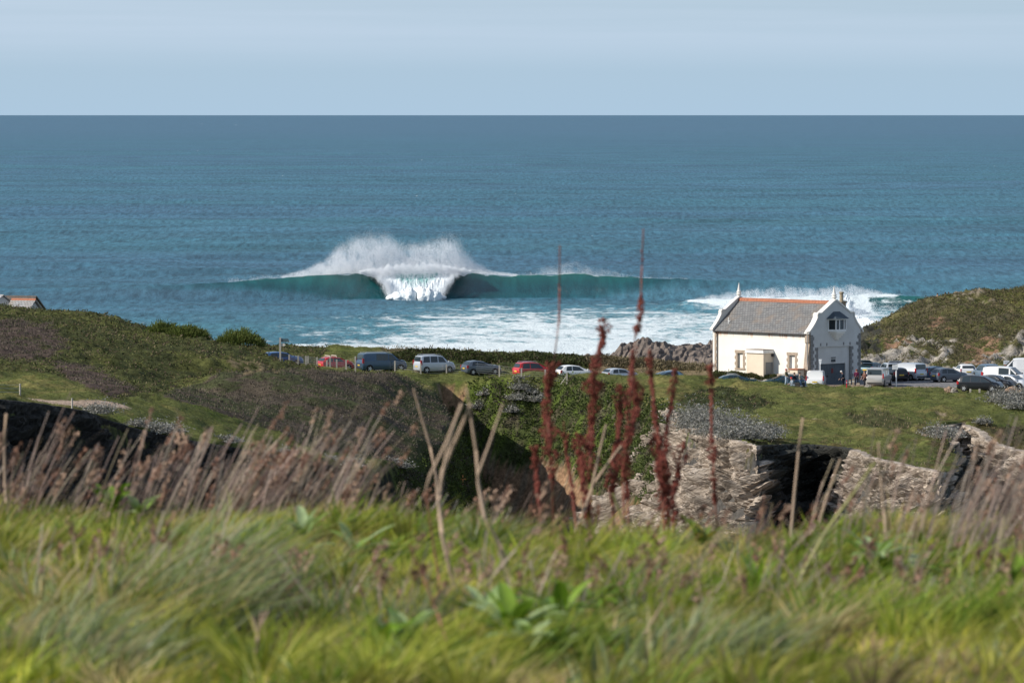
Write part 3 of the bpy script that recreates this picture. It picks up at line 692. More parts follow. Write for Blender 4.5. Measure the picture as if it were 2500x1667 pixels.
def sea_nodes(m):
    t = m.node_tree; N = t.nodes; Lk = t.links
    b = N['Principled BSDF']
    tc = N.new('ShaderNodeTexCoord')
    def mapn(sc): 
        mp = N.new('ShaderNodeMapping'); mp.inputs['Scale'].default_value = sc; Lk.new(tc.outputs['Object'], mp.inputs[0]); return mp.outputs[0]
    def noise(sc, det, rough=.6, dist=0.0, s=1.0):
        n = N.new('ShaderNodeTexNoise'); n.inputs['Scale'].default_value = s; n.inputs['Detail'].default_value = det; n.inputs['Roughness'].default_value = rough; n.inputs['Distortion'].default_value = dist
        Lk.new(mapn(sc), n.inputs['Vector']); return n.outputs[0]
    def rng(x, a, b2, c=0.0, d=1.0):
        r = N.new('ShaderNodeMapRange'); r.inputs[1].default_value = a; r.inputs[2].default_value = b2; r.inputs[3].default_value = c; r.inputs[4].default_value = d; Lk.new(x, r.inputs[0]); return r.outputs[0]
    def mixc(f, c1, c2):
        x = N.new('ShaderNodeMixRGB')
        if isinstance(f, float): x.inputs[0].default_value = f
        else: Lk.new(f, x.inputs[0])
        for i, c in ((1, c1), (2, c2)):
            if isinstance(c, tuple): x.inputs[i].default_value = (*c, 1)
            else: Lk.new(c, x.inputs[i])
        return x.outputs[0]
    def att(nm):
        a = N.new('ShaderNodeAttribute'); a.attribute_name = nm; return a.outputs['Fac']
    def mth(op, a, b2=None, clamp=False):
        x = N.new('ShaderNodeMath'); x.operation = op; x.use_clamp = clamp
        for i, c in ((0, a), (1, b2)):
            if c is None: continue
            if isinstance(c, (int, float)): x.inputs[i].default_value = c
            else: Lk.new(c, x.inputs[i])
        return x.outputs[0]
    deep = (.055, .128, .195); green = (.048, .142, .186); shal = (.085, .27, .32); em = (.006, .115, .100)
    bands = rng(noise((.0012, .0035, .01), 4, .6), .38, .62)
    c = mixc(bands, deep, green)
    swl = rng(noise((.0025, .021, .05), 4, .6), .36, .64, 1.26, .76); sc0 = N.new('ShaderNodeVectorMath'); sc0.operation = 'SCALE'; Lk.new(c, sc0.inputs[0]); Lk.new(swl, sc0.inputs['Scale']); c = sc0.outputs[0]
    wind = rng(noise((.02, .05, .1), 5, .65), .38, .62)
    c = mixc(mth('MULTIPLY', wind, .45), c, (.055, .18, .26))
    sep = N.new('ShaderNodeSeparateXYZ'); Lk.new(tc.outputs['Object'], sep.inputs[0])
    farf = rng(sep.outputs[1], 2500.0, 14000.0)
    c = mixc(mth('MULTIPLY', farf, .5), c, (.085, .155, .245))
    c = mixc(mth('MULTIPLY', att('Shallow'), .75), c, shal)
    c = mixc(rng(att('Thin'), 0.0, .32), c, (.004, .062, .075)); c = mixc(rng(att('Thin'), .35, 1.0), c, (.006, .125, .105))
    chop = mixc(mth('MULTIPLY', att('Thin'), .8), rng(noise((.5, .075, .3), 6, .75), .36, .64, .60, 1.42), (1.0, 1.0, 1.0))
    sc = N.new('ShaderNodeVectorMath'); sc.operation = 'SCALE'; Lk.new(c, sc.inputs[0]); Lk.new(chop, sc.inputs['Scale']); c = sc.outputs[0]
    # foam: torn lace whose cover grows with the Foam attribute
    n1 = noise((.07, .06, .3), 10, .76, 1.2); n2 = noise((.5, .4, 1.0), 6, .7, .6)
    nn = mth('ADD', mth('MULTIPLY', n1, .72), mth('MULTIPLY', n2, .28))
    thr = rng(att('Foam'), 0.0, 1.0, .70, .22)
    f = mth('DIVIDE', mth('SUBTRACT', nn, thr), .10, True)
    f = mth('MULTIPLY', f, rng(att('Foam'), .02, .25))
    c = mixc(mth('MULTIPLY', f, .92), c, (.76, .83, .86))
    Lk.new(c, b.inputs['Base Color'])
    Lk.new(rng(f, 0.0, 1.0, .34, .9), b.inputs['Roughness'])
    b.inputs['IOR'].default_value = 1.33
    Lk.new(rng(f, 0.0, 1.0, .14, .02), b.inputs['Specular IOR Level'])
    hgt = noise((.9, .7, .8), 8, .72); bp = N.new('ShaderNodeBump'); bp.inputs['Strength'].default_value = 1; Lk.new(rng(att('Thin'), 0.0, .5, .55, .06), bp.inputs['Distance'])
    Lk.new(hgt, bp.inputs['Height']); Lk.new(bp.outputs[0], b.inputs['Normal'])
sea_nodes(M_sea)
# rough open water turns most of its facets to the viewer: body colour with a weak broken reflection of the sky
_t = M_sea.node_tree; _b = _t.nodes['Principled BSDF']; _d = _t.nodes.new('ShaderNodeBsdfDiffuse'); _g = _t.nodes.new('ShaderNodeBsdfGlossy'); _m = _t.nodes.new('ShaderNodeMixShader')
_col = _b.inputs['Base Color'].links[0].from_socket; _nrm = _b.inputs['Normal'].links[0].from_socket; _spc = _b.inputs['Specular IOR Level'].links[0].from_socket
_g.inputs['Roughness'].default_value = .28; _t.links.new(_col, _d.inputs[0]); _t.links.new(_nrm, _d.inputs['Normal']); _t.links.new(_nrm, _g.inputs['Normal']); _t.links.new(_spc, _m.inputs[0])
_t.links.new(_d.outputs[0], _m.inputs[1]); _t.links.new(_g.outputs[0], _m.inputs[2]); _t.links.new(_m.outputs[0], _t.nodes['Material Output'].inputs[0])
sea = np_mesh('sea', np.stack([XX, YY, ZZ], -1), grid_faces(nc, len(rows)), M_sea, kind='structure', extra={'Foam': FO, 'Thin': THIN, 'Shallow': SHALLOW})

# white water: falling curtain, tumbling foam and the mist of drops blown off the crest
M_foam = bpy.data.materials.new('white_water'); M_foam.use_nodes = True
def foam_nodes(m, vert=True):
    t = m.node_tree; N = t.nodes; Lk = t.links; b = N['Principled BSDF']; b.inputs['Roughness'].default_value = .8; b.inputs['Specular IOR Level'].default_value = .2
    tc = N.new('ShaderNodeTexCoord'); mp = N.new('ShaderNodeMapping'); mp.inputs['Scale'].default_value = (1.5, .35, .22); Lk.new(tc.outputs['Object'], mp.inputs[0])
    n = N.new('ShaderNodeTexNoise'); n.inputs['Scale'].default_value = 1.0; n.inputs['Detail'].default_value = 7; n.inputs['Roughness'].default_value = .7; Lk.new(mp.outputs[0], n.inputs['Vector'])
    a = N.new('ShaderNodeAttribute'); a.attribute_name = 'White'
    s = N.new('ShaderNodeMath'); s.operation = 'ADD'; Lk.new(n.outputs[0], s.inputs[0]); Lk.new(a.outputs['Fac'], s.inputs[1])
    r = N.new('ShaderNodeMapRange'); r.inputs[1].default_value = .42; r.inputs[2].default_value = .66; Lk.new(s.outputs[0], r.inputs[0])
    x = N.new('ShaderNodeMixRGB'); x.inputs[1].default_value = (.10, .34, .33, 1); x.inputs[2].default_value = (.80, .85, .88, 1); Lk.new(r.outputs[0], x.inputs[0]); Lk.new(x.outputs[0], b.inputs['Base Color'])
    bp = N.new('ShaderNodeBump'); bp.inputs['Distance'].default_value = .12; Lk.new(n.outputs[0], bp.inputs['Height']); Lk.new(bp.outputs[0], b.inputs['Normal'])
foam_nodes(M_foam)
def x1(u, Y=1305.0): return (u - U0) / F * Y
nu, nv = 260, 70
s = np.linspace(0, 1, nu)[None]; tt = np.linspace(0, 1, nv)[:, None]
xl = x1(892) + (x1(958) - x1(892)) * tt ** .8; xr = x1(1142) + (x1(1076) - x1(1142)) * tt ** .8
xx = xl + (xr - xl) * s
yc = w1c(xx); hh = np.interp(xx, X1, H_W1) + .25
yy = yc + .3 - 8.2 * tt ** .75; zz = hh * (1 - tt ** 1.9) + .0
nzv = fbm(xx * .9, tt * 3 + 3, yy * .3, o=5); nzs = fbm(xx * 2.6, tt * 1.2, 4, o=3)
yy = yy - np.abs(nzv) * .8 - nzs * .15; zz = zz + nzv * .2
xx = xx + fbm(xx * .8, tt * 6, 2) * .5
edge = np.abs(s - .5) * 2
White = np.clip(edge * .9 - .35, 0, 1) + tt ** 2 * .5 - .12 + (1 - tt) ** 6 * .25 + xx * 0
wave_root = empty('breaking_wave', (x1(1015), 1296, 0), label='large wave plunging and throwing a two-lobed plume of spray, middle of the bay', cat='wave')
def rel(o, root): 
    o.parent = root; o.matrix_parent_inverse = Matrix.Translation(-root.location); return o
rel(np_mesh('falling_curtain', np.stack([xx, yy, zz], -1), grid_faces(nu, nv), M_foam, extra={'White': White}), wave_root)
def lumps(name, items, root, seed=3):
    V = []; Fc = []; n0 = 0
    th = np.linspace(0, 2 * np.pi, 33)[:-1]; ph = np.linspace(-.5, np.pi / 2, 15)
    T, Ph = np.meshgrid(th, ph)
    d = np.stack([np.cos(Ph) * np.cos(T), np.cos(Ph) * np.sin(T), np.sin(Ph)], -1)
    for k, (x, y, r, hgt) in enumerate(items):
        nn = 1 + np.abs(fbm(d[..., 0] * 2.4 + k * 7, d[..., 1] * 2.4, d[..., 2] * 2.4, o=4)) * .75
        P = d * np.array([r, r, hgt]) * nn[..., None] + np.array([x, y, 0])
        V.append(P.reshape(-1, 3)); i = np.arange(14)[:, None] * 32; j = np.arange(32)[None]; jj = (j + 1) % 32
        Fc.append(np.stack([i + j, i + jj, i + 32 + jj, i + 32 + j], -1).reshape(-1, 4) + n0); n0 += P.shape[0] * P.shape[1]
    V = np.concatenate(V); return rel(np_mesh(name, V, np.concatenate(Fc), M_foam, extra={'White': np.ones(len(V))}, kind='stuff'), root)
its = []
for i in range(46):
    u = random.uniform(955, 1078); c = abs(u - 1015) / 62; its.append((x1(u), 1296 - random.uniform(0, 5), random.uniform(.6, 1.5), random.uniform(.5, 1.7) * (1.0 + .5 * math.sin(u * .05))))
for (u, r, hgt) in ((1003, 1.6, 2.1), (1035, 1.5, 2.4), (1047, 1.6, 2.2), (1065, 1.2, 1.6), (975, 1.5, 1.5), (990, 1.4, 1.7)): its.append((x1(u), 1291.5, r, hgt))
lumps('tumbling_foam', its, wave_root)

M_mist = bpy.data.materials.new('spray_drops'); M_mist.use_nodes = True
b = M_mist.node_tree.nodes['Principled BSDF']; b.inputs['Base Color'].default_value = (.93, .95, .98, 1); b.inputs['Roughness'].default_value = 1; b.inputs['Specular IOR Level'].default_value = 0
tr = M_mist.node_tree.nodes.new('ShaderNodeBsdfTranslucent'); tr.inputs[0].default_value = (.93, .95, .98, 1)
ms = M_mist.node_tree.nodes.new('ShaderNodeMixShader'); ms.inputs[0].default_value = .5
M_mist.node_tree.links.new(b.outputs[0], ms.inputs[1]); M_mist.node_tree.links.new(tr.outputs[0], ms.inputs[2]); M_mist.node_tree.links.new(ms.outputs[0], M_mist.node_tree.nodes['Material Output'].inputs[0])
def drops(name, x, y, z, r, root=None, **kw):
    n = len(x); d = RNG.normal(size=(n, 3, 3)); d /= np.linalg.norm(d, axis=2)[..., None]
    P = np.stack([x, y, z], 1)[:, None] + d * r[:, None, None]
    o = np_mesh(name, P.reshape(-1, 3), np.arange(3 * n).reshape(-1, 3), M_mist, smooth=False, **kw)
    return rel(o, root) if root else o
def plume(n, us, vs, vtop, Y, back, yspread, dens=2.2, wc=w1c, X=X1, H=H_W1, seed=0, tear=.5, r0=.075):
    """drops between crest and the plume's upper edge: us/vs table of the edge heights (px rows turned into metres)"""
    u = RNG.uniform(us[0], us[-1], n * 2); ve = np.interp(u, us, vs)
    x = (u - U0) / F * Y; base = np.interp(x, X, H)
    top = CZ - (ve - VH) / F * Y
    hgt = np.clip(top - base, 0.0, None) * (1.08 + .25 * fbm(x * .35, seed, 1.3, o=3) + .06 * fbm(x * 1.9, seed + 4, 2.3, o=2))
    keep = RNG.uniform(0, 1, len(u)) < np.clip(hgt / hgt.max(), .08, 1); u, x, base, hgt = u[keep][:n], x[keep][:n], base[keep][:n], hgt[keep][:n]
    t = RNG.uniform(0, 1, len(x)) ** dens
    t = np.clip(t * (1 + .13 * RNG.normal(size=len(x))), 0, 1.4)
    xx2 = x + t * hgt * .10 * np.tanh((x - x1(1010, Y)) / 5) + RNG.normal(size=len(x)) * (.12 + .5 * t)
    yy = wc(x) + back * t + RNG.normal(size=len(x)) * yspread
    z = base + t * hgt
    k = fbm(xx2 * .35 + z * .2, z * .22, yy * .2 + seed, o=4) * 1.2 + .35 * fbm(xx2 * 1.6, z * .35, seed + 6.0, o=2)
    kk = RNG.uniform(0, 1, len(x)) < np.clip(.62 + k * tear * 2.2 - t * .35 * tear * 2, 0.03, 1)
    return xx2[kk], yy[kk], z[kk], RNG.uniform(.6, 1.3, kk.sum()) * r0
E1u = [690, 760, 800, 830, 860, 900, 930, 955, 975, 1000, 1030, 1060, 1090, 1110, 1135, 1165, 1200, 1260]
E1v = [674, 655, 638, 615, 600, 593, 590, 592, 604, 612, 606, 600, 594, 602, 625, 650, 664, 672]
x_, y_, z_, r_ = plume(1000000, E1u, E1v, None, 1305, 6, 1.5, dens=1.25, tear=.3, r0=.056)
o = drops('spray_plume', x_, y_, z_, r_, wave_root); o['kind'] = 'stuff'
x_, y_, z_, r_ = plume(90000, [560, 700, 800, 900, 1100, 1180, 1250, 1290, 1330, 1370, 1410, 1440, 1480, 1530, 1600, 1680], [679, 668, 656, 650, 650, 662, 670, 668, 656, 648, 644, 650, 662, 672, 678, 680], None, 1305, 5, .8, dens=1.7, seed=9, r0=.055)
o = drops('crest_spray', x_, y_, z_, r_, wave_root); o['kind'] = 'stuff'
# the dense white of the throwing lip
n = 280000; u = RNG.uniform(880, 1150, n); t = RNG.uniform(0, 1, n); x = x1(u) ; cen = 1 - np.abs(u - 1015) / 135
z = np.interp(x, X1, H_W1) + RNG.uniform(-1, 1, n) ** 1 * (.5 + 2.2 * np.clip(cen * 1.5, 0, 1)) * (.5 + .5 * perlin(x * .8, 1, 1) + .3) + .3
k = RNG.uniform(0, 1, n) < .5 + fbm(x * 1.1, z * .2, 3) ; x, z = x[k], z[k]
lx0, lx1 = x1(905), x1(1125)
o = drops('lip_spray', x, w1c(x) - 1.5 - RNG.uniform(0, 3, len(x)), np.maximum(z, .3), RNG.uniform(.04, .08, len(x)), wave_root); o['kind'] = 'stuff'

n = 170000; t = RNG.uniform(0, 1, n) ** .8; sd_ = RNG.integers(0, 3, n)
xa = x1(892) + (x1(958) - x1(892)) * t ** .8; xb_ = x1(1142) + (x1(1076) - x1(1142)) * t ** .8
x = np.where(sd_ == 0, xa + RNG.normal(.3, .75, n), np.where(sd_ == 1, xb_ - RNG.normal(.3, .75, n), xa + (xb_ - xa) * RNG.uniform(0, 1, n)))
k = (RNG.uniform(0, 1, n) < .45 + 1.3 * fbm(x * .9, t * 4, 5, o=3)) & ((sd_ < 2) | (RNG.uniform(0, 1, n) < .25 + t * .5)); x, t = x[k], t[k]; n = len(x)
h_ = np.interp(x, X1, H_W1) + .3
o = drops('torn_spray', x, w1c(x) - .3 - 8.2 * t ** .75 - RNG.exponential(.5, n), np.maximum(.1, h_ * (1 - t ** 1.9) + RNG.normal(.15, .35, n)), RNG.uniform(.03, .075, n), wave_root); o['kind'] = 'stuff'

w2 = empty('breaking_wave', (x1(1900, 1200), 1200, 0), label='smaller wave curling into white water behind the roof of the white building', cat='wave')
its = []
for i in range(150):
    u = random.uniform(1690, 2075); k = (u - 1690) / 415; its.append((x1(u, 1200), w2c(x1(u, 1200)) - random.uniform(0, 3 + 9 * k), random.uniform(.5, 1.2), random.uniform(.6, 1.1) * (.6 + 2.7 * k)))
for i in range(70):
    u = random.uniform(1990, 2110); its.append((x1(u, 1170), 1140 + random.uniform(-40, 20), random.uniform(.8, 1.8), random.uniform(.4, 1.1)))
lumps('tumbling_foam', its, w2)
x_, y_, z_, r_ = plume(130000, [1675, 1700, 1760, 1850, 1900, 1960, 2020, 2080, 2110, 2140, 2180, 2200], [740, 731, 720, 708, 702, 705, 704, 699, 703, 710, 718, 724], None, 1203, 4, 1.2, dens=1.2, wc=w2c, X=X2, H=H_W2, seed=21, r0=.055)
o = drops('spray_plume', x_, y_, z_, r_, w2); o['kind'] = 'stuff'
n = 26000; u = RNG.normal(2075, 62, n); x = (u - U0) / F * 1150; y = RNG.uniform(1120, 1196, n); z = np.abs(RNG.normal(0, 1, n)) * 1.6
k = RNG.uniform(0, 1, n) < .5 + 1.2 * fbm(x * .3, y * .1, z * .5); 
o = drops('drifting_mist', x[k], y[k], z[k], RNG.uniform(.06, .12, k.sum()), w2); o['kind'] = 'stuff'

# ---------------------------------------------------------------- the white building on the point
HA = math.atan2(-.72, .69)
def hx(u, Y, z): 
    return (u - U0) / F * Y
HO = Vector((21.63, 560.6, 16.6))
house = empty('boathouse', HO, HA, label='white gabled stone-trimmed building with slate roof and oriel window on the headland', cat='building')
M_render = bpy.data.materials.new('white_render'); M_render.use_nodes = True
t = M_render.node_tree; b = t.nodes['Principled BSDF']; b.inputs['Roughness'].default_value = .85
tc = t.nodes.new('ShaderNodeTexCoord'); mp = t.nodes.new('ShaderNodeMapping'); mp.inputs['Scale'].default_value = (2.6, 2.6, .5); t.links.new(tc.outputs['Object'], mp.inputs[0])
n = t.nodes.new('ShaderNodeTexNoise'); n.inputs['Scale'].default_value = 1.0; n.inputs['Detail'].default_value = 6; t.links.new(mp.outputs[0], n.inputs['Vector'])
sp = t.nodes.new('ShaderNodeSeparateXYZ'); t.links.new(tc.outputs['Object'], sp.inputs[0])
# rust and damp running down from the gutter brackets
r1 = t.nodes.new('ShaderNodeMapRange'); r1.inputs[1].default_value = 4.75; r1.inputs[2].default_value = 5.3; t.links.new(sp.outputs[2], r1.inputs[0])
r2 = t.nodes.new('ShaderNodeMapRange'); r2.inputs[1].default_value = .50; r2.inputs[2].default_value = .64; t.links.new(n.outputs[0], r2.inputs[0])
lx = t.nodes.new('ShaderNodeMath'); lx.operation = 'LESS_THAN'; lx.inputs[1].default_value = .6; t.links.new(sp.outputs[1], lx.inputs[0])
m1 = t.nodes.new('ShaderNodeMath'); m1.operation = 'MULTIPLY'; t.links.new(r1.outputs[0], m1.inputs[0]); t.links.new(r2.outputs[0], m1.inputs[1])
m2 = t.nodes.new('ShaderNodeMath'); m2.operation = 'MULTIPLY'; t.links.new(m1.outputs[0], m2.inputs[0]); t.links.new(lx.outputs[0], m2.inputs[1])
n3 = t.nodes.new('ShaderNodeTexNoise'); n3.inputs['Scale'].default_value = .5; n3.inputs['Detail'].default_value = 5; t.links.new(tc.outputs['Object'], n3.inputs['Vector'])
rr = t.nodes.new('ShaderNodeMapRange'); rr.inputs[1].default_value = .4; rr.inputs[2].default_value = .75; t.links.new(n3.outputs[0], rr.inputs[0])
x0 = t.nodes.new('ShaderNodeMixRGB'); x0.inputs[1].default_value = (.76, .745, .71, 1); x0.inputs[2].default_value = (.70, .67, .61, 1); t.links.new(rr.outputs[0], x0.inputs[0])
x = t.nodes.new('ShaderNodeMixRGB'); t.links.new(m2.outputs[0], x.inputs[0]); t.links.new(x0.outputs[0], x.inputs[1]); x.inputs[2].default_value = (.52, .20, .06, 1)
t.links.new(x.outputs[0], b.inputs['Base Color'])
# gable render: white render greyed down, the gable's shade put into its colour
M_gabler = mat('gable_render', (.60, .61, .61), .85, noise=.14, nscale=.8)
M_trim = mat('painted_coping', (.78, .76, .72), .7, noise=.12, nscale=1.5)
M_stone = mat('tan_dressed_stone', (.42, .34, .27), .9, noise=.35, nscale=3.5, bump=.03, bscale=14)
M_gstone = mat('grey_quoin_stone', (.27, .27, .27), .9, noise=.35, nscale=3, bump=.03, bscale=14)
M_dark = mat('black_gutter_iron', (.03, .03, .033), .5)
M_glass = mat('window_glass', (.02, .03, .04), .08, spec=.6)
M_white = mat('white_window_frame', (.75, .76, .77), .5)
M_door = mat('grey_painted_boards', (.10, .125, .15), .7, noise=.2, nscale=2)
M_clay = mat('terracotta_tile', (.42, .17, .10), .8, noise=.3, nscale=6)
M_slate = bpy.data.materials.new('roof_slates'); M_slate.use_nodes = True
def slate_nodes(m, ca, cb, cm):
    t = m.node_tree; b = t.nodes['Principled BSDF']; b.inputs['Roughness'].default_value = .6; b.inputs['Specular IOR Level'].default_value = .35
    tc = t.nodes.new('ShaderNodeTexCoord'); 
    br = t.nodes.new('ShaderNodeTexBrick'); br.inputs['Scale'].default_value = 1; br.inputs['Brick Width'].default_value = .38; br.inputs['Row Height'].default_value = .27; br.inputs['Mortar Size'].default_value = .018
    br.inputs['Color1'].default_value = (*ca, 1); br.inputs['Color2'].default_value = (*cb, 1); br.inputs['Mortar'].default_value = (.03, .03, .033, 1); br.inputs['Bias'].default_value = -.1
    sp = t.nodes.new('ShaderNodeSeparateXYZ'); cb_ = t.nodes.new('ShaderNodeCombineXYZ'); t.links.new(tc.outputs['Object'], sp.inputs[0])
    mm = t.nodes.new('ShaderNodeMath'); mm.operation = 'MULTIPLY'; mm.inputs[1].default_value = 1.5
    t.links.new(sp.outputs[2], mm.inputs[0]); t.links.new(sp.outputs[0], cb_.inputs[0]); t.links.new(mm.outputs[0], cb_.inputs[1]); t.links.new(cb_.outputs[0], br.inputs['Vector'])
    n = t.nodes.new('ShaderNodeTexNoise'); n.inputs['Scale'].default_value = .7; n.inputs['Detail'].default_value = 5; t.links.new(tc.outputs['Object'], n.inputs['Vector'])
    r = t.nodes.new('ShaderNodeMapRange'); r.inputs[1].default_value = .47; r.inputs[2].default_value = .68; r.inputs[4].default_value = .55; t.links.new(n.outputs[0], r.inputs[0])
    x = t.nodes.new('ShaderNodeMixRGB'); t.links.new(r.outputs[0], x.inputs[0]); t.links.new(br.outputs['Color'], x.inputs[1]); x.inputs[2].default_value = (*cm, 1)
    t.links.new(x.outputs[0], b.inputs['Base Color'])
    bp = t.nodes.new('ShaderNodeBump'); bp.inputs['Distance'].default_value = .02; t.links.new(br.outputs['Fac'], bp.inputs['Height']); bp.invert = True; t.links.new(bp.outputs[0], b.inputs['Normal'])
slate_nodes(M_slate, (.165, .165, .165), (.24, .24, .24), (.25, .19, .14))
LN_, WD, EV, RG = 14.0, 7.6, 5.5, 8.58
GT = .5     # gable wall thickness
def wall_with_holes(name, x0, x1, z0, z1, holes, y0, y1, m, parent, axis='y'):
    """wall slab with rectangular openings, made of butted blocks"""
    mb = MB(); xs_ = sorted({x0, x1, *[h[0] for h in holes], *[h[1] for h in holes]})
    for a, c in zip(xs_[:-1], xs_[1:]):
        hs = sorted([(h[2], h[3]) for h in holes if h[0] <= a and h[1] >= c]); z = z0
        for (h0, h1) in hs:
            if h0 > z: mb.box(a, c, y0, y1, z, h0) if axis == 'y' else mb.box(y0, y1, a, c, z, h0)
            z = h1
        if z < z1: mb.box(a, c, y0, y1, z, z1) if axis == 'y' else mb.box(y0, y1, a, c, z, z1)
    return mb.build(name, m, parent)
wins = [(3.35, 4.15, 1.55, 3.15), (10.9, 11.7, 1.55, 3.15)]
wall_with_holes('long_wall', 0.0, LN_ - GT, -1.5, EV, wins, 0, .4, M_render, house)
MB().box(0, LN_ - GT, WD - .4, WD, -1.5, EV).build('back_wall', M_render, house)
for (a, c, z0, z1) in wins:
    f = MB(); k = .27
    zz = z0; i = 0
    while zz < z1 - .01:
        h = min(.32, z1 - zz); w = k + (.13 if i % 2 else 0)
        f.box(a - w, a, -.03, .2, zz, zz + h); f.box(c, c + w, -.03, .2, zz, zz + h); zz += h; i += 1
    f.box(a - .38, c + .38, -.035, .2, z1, z1 + .3); f.box(a - .35, c + .35, -.09, .2, z0 - .18, z0)
    w = f.build('window_surround', M_stone, house)
    MB().box(a, c, .24, .3, z0, z1).build('boarded_panel', M_trim, w)
# gables: wall outline with shouldered parapet
prof = [(-.05, -1.5), (-.05, EV - .1), (-.38, EV - .05), (-.30, EV + .12), (.12, EV + .5), (.62, EV + 1.05), (1.0, EV + 1.62), (1.0, EV + 2.05), (1.55, EV + 2.05), (3.7, EV + 3.38),
        (3.9, EV + 3.38), (6.05, EV + 2.05), (6.6, EV + 2.05), (6.6, EV + 1.62), (6.98, EV + 1.05), (7.48, EV + .5), (7.9, EV + .12), (7.98, EV - .05), (7.65, EV - .1), (7.65, -1.5)]
def coping(x0, x1_, parent):
    mb = MB(); top = prof[2:18]
    for (p, q_) in zip(top[:-1], top[1:]):
        d = Vector((q_[0] - p[0], q_[1] - p[1])); L = d.length; n_ = Vector((-d.y, d.x)).normalized() * .12
        vs = []
        for xx_ in (x0 - .09, x1_ + .09):
            for (py, pz) in (p, q_): vs.append((xx_, py - n_.x * .2, pz - n_.y * .2)); vs.append((xx_, py + n_.x, pz + n_.y))
        mb.add(vs, [(0, 1, 3, 2), (4, 6, 7, 5), (0, 4, 5, 1), (2, 3, 7, 6), (1, 5, 7, 3), (0, 2, 6, 4)])
    return mb.build('coping', M_trim, parent)
def finial(x, parent):
    MB().lathe([(.19, 0), (.19, .60), (.31, .65), (.31, .71), (.20, .76), (.20, .86), (.28, .90), (.27, .96), (.19, 1.0), (.012, 1.9)], (x, 3.8, EV + 3.05), n=10).build('finial', M_trim, parent, smooth=True)
# rear gable
g0 = MB().prism(prof, -.25, -.003, 'x').build('gable_wall', M_render, house); coping(-.25, 0, g0); finial(-.1, g0)
# front gable with door recess: split in columns so that the recess is real
RX0, RX1, RZ = 1.05, 6.05, 4.05
front = MB()
def cut(poly, lo, hi):
    """clip convex-ish outline between y=lo..hi (outline is monotone along the top)"""
    top = [p for p in prof[1:19]]
    ys_ = sorted({lo, hi, *[p[0] for p in top if lo < p[0] < hi]})
    def ztop(y, side):
        c = []
        for (p, q_) in zip(top[:-1], top[1:]):
            a_, b_ = (p, q_) if p[0] <= q_[0] else (q_, p)
            if a_[0] <= y <= b_[0] and b_[0] > a_[0]: c.append((a_[0], a_[1] + (b_[1] - a_[1]) * (y - a_[0]) / (b_[0] - a_[0]), b_[0]))
        c = [k for k in c if (k[2] > y + 1e-6 if side > 0 else k[0] < y - 1e-6)] or c
        return max(k[1] for k in c)
    return [(a_, b_, ztop(a_, 1), ztop(b_, -1)) for a_, b_ in zip(ys_[:-1], ys_[1:])]
XF = LN_
for (a_, b_, za, zb) in cut(prof, -.05, 7.65):
    zlo = RZ if (a_ >= RX0 - 1e-6 and b_ <= RX1 + 1e-6) else -1.5
    front.prism([(a_, zlo), (b_, zlo), (b_, zb), (a_, za)], XF - GT, XF, 'x')
for (lo, hi) in ((-.05, RX0), (RX1, 7.65)): pass
# make sure the recess edge is a cut line
front = MB()
segs = []
for (lo, hi, zl) in ((-.05, RX0, -1.5), (RX0, RX1, RZ), (RX1, 7.65, -1.5)):
    for (a_, b_, za, zb) in cut(prof, lo, hi): front.prism([(a_, zl), (b_, zl), (b_, zb), (a_, za)], XF - GT, XF, 'x')
g1 = front.build('gable_wall', M_gabler, house); coping(XF - GT, XF, g1); finial(XF - .25, g1)
MB().box(XF - GT, XF - .16, RX0, 1.6, -1.5, RZ).box(XF - GT, XF - .16, 5.5, RX1, -1.5, RZ).box(XF - GT, XF - .16, 1.6, 5.5, 2.25, RZ).build('door_surround', M_gabler, house)
d = MB()
for i in range(10): d.box(XF - .36, XF - .30, 1.6 + .39 * i + .008, 1.6 + .39 * (i + 1) - .008, -.4, 2.25)
d.box(XF - .40, XF - .355, 1.6, 5.5, -.4, 2.25)
d = d.build('boat_door', M_door, house)
MB().box(XF - .30, XF - .27, 3.42, 3.72, 1.25, 1.75).build('warning_plate', mat('dark_red_plate', (.16, .04, .04), .6), d)
MB().box(XF - .16, XF - .12, 3.25, 3.95, 2.83, 2.93).build('name_plate', mat('dark_plate', (.05, .06, .07), .5), house)
MB().box(XF - .16, XF - .12, 3.25, 3.9, 2.42, 2.72).build('notice_plate', mat('dark_plate', (.05, .06, .07), .5), house)
def quoins(y0, sgn, x0, x1_, z0, z1, m, wide=.62, nar=.4, name='quoins'):
    q = MB(); z = z0; i = 0
    while z < z1 - .05:
        h = min(.36, z1 - z); w = wide if i % 2 else nar
        q.box(x0, x1_, min(y0, y0 + sgn * w), max(y0, y0 + sgn * w), z + .006, z + h - .006); z += h; i += 1
    return q.build(name, m, house)
quoins(-.07, 1, XF - .3, XF + .035, -.6, EV - .15, M_gstone, .5, .34)
quoins(7.67, -1, XF - .3, XF + .035, -.6, EV - .15, M_gstone, .5, .34)
quoins(RX0, -1, XF - .3, XF + .03, -.3, RZ, M_gstone, .46, .26, 'door_quoins')
quoins(RX1, 1, XF - .3, XF + .03, -.3, RZ, M_gstone, .46, .26, 'door_quoins')
# tie plates above the door
for y in (1.45, 2.4, 5.0, 6.0, 7.05): MB().box(XF, XF + .05, y - .06, y + .06, RZ + .12, RZ + .42).build('wall_tie', M_gstone, house)
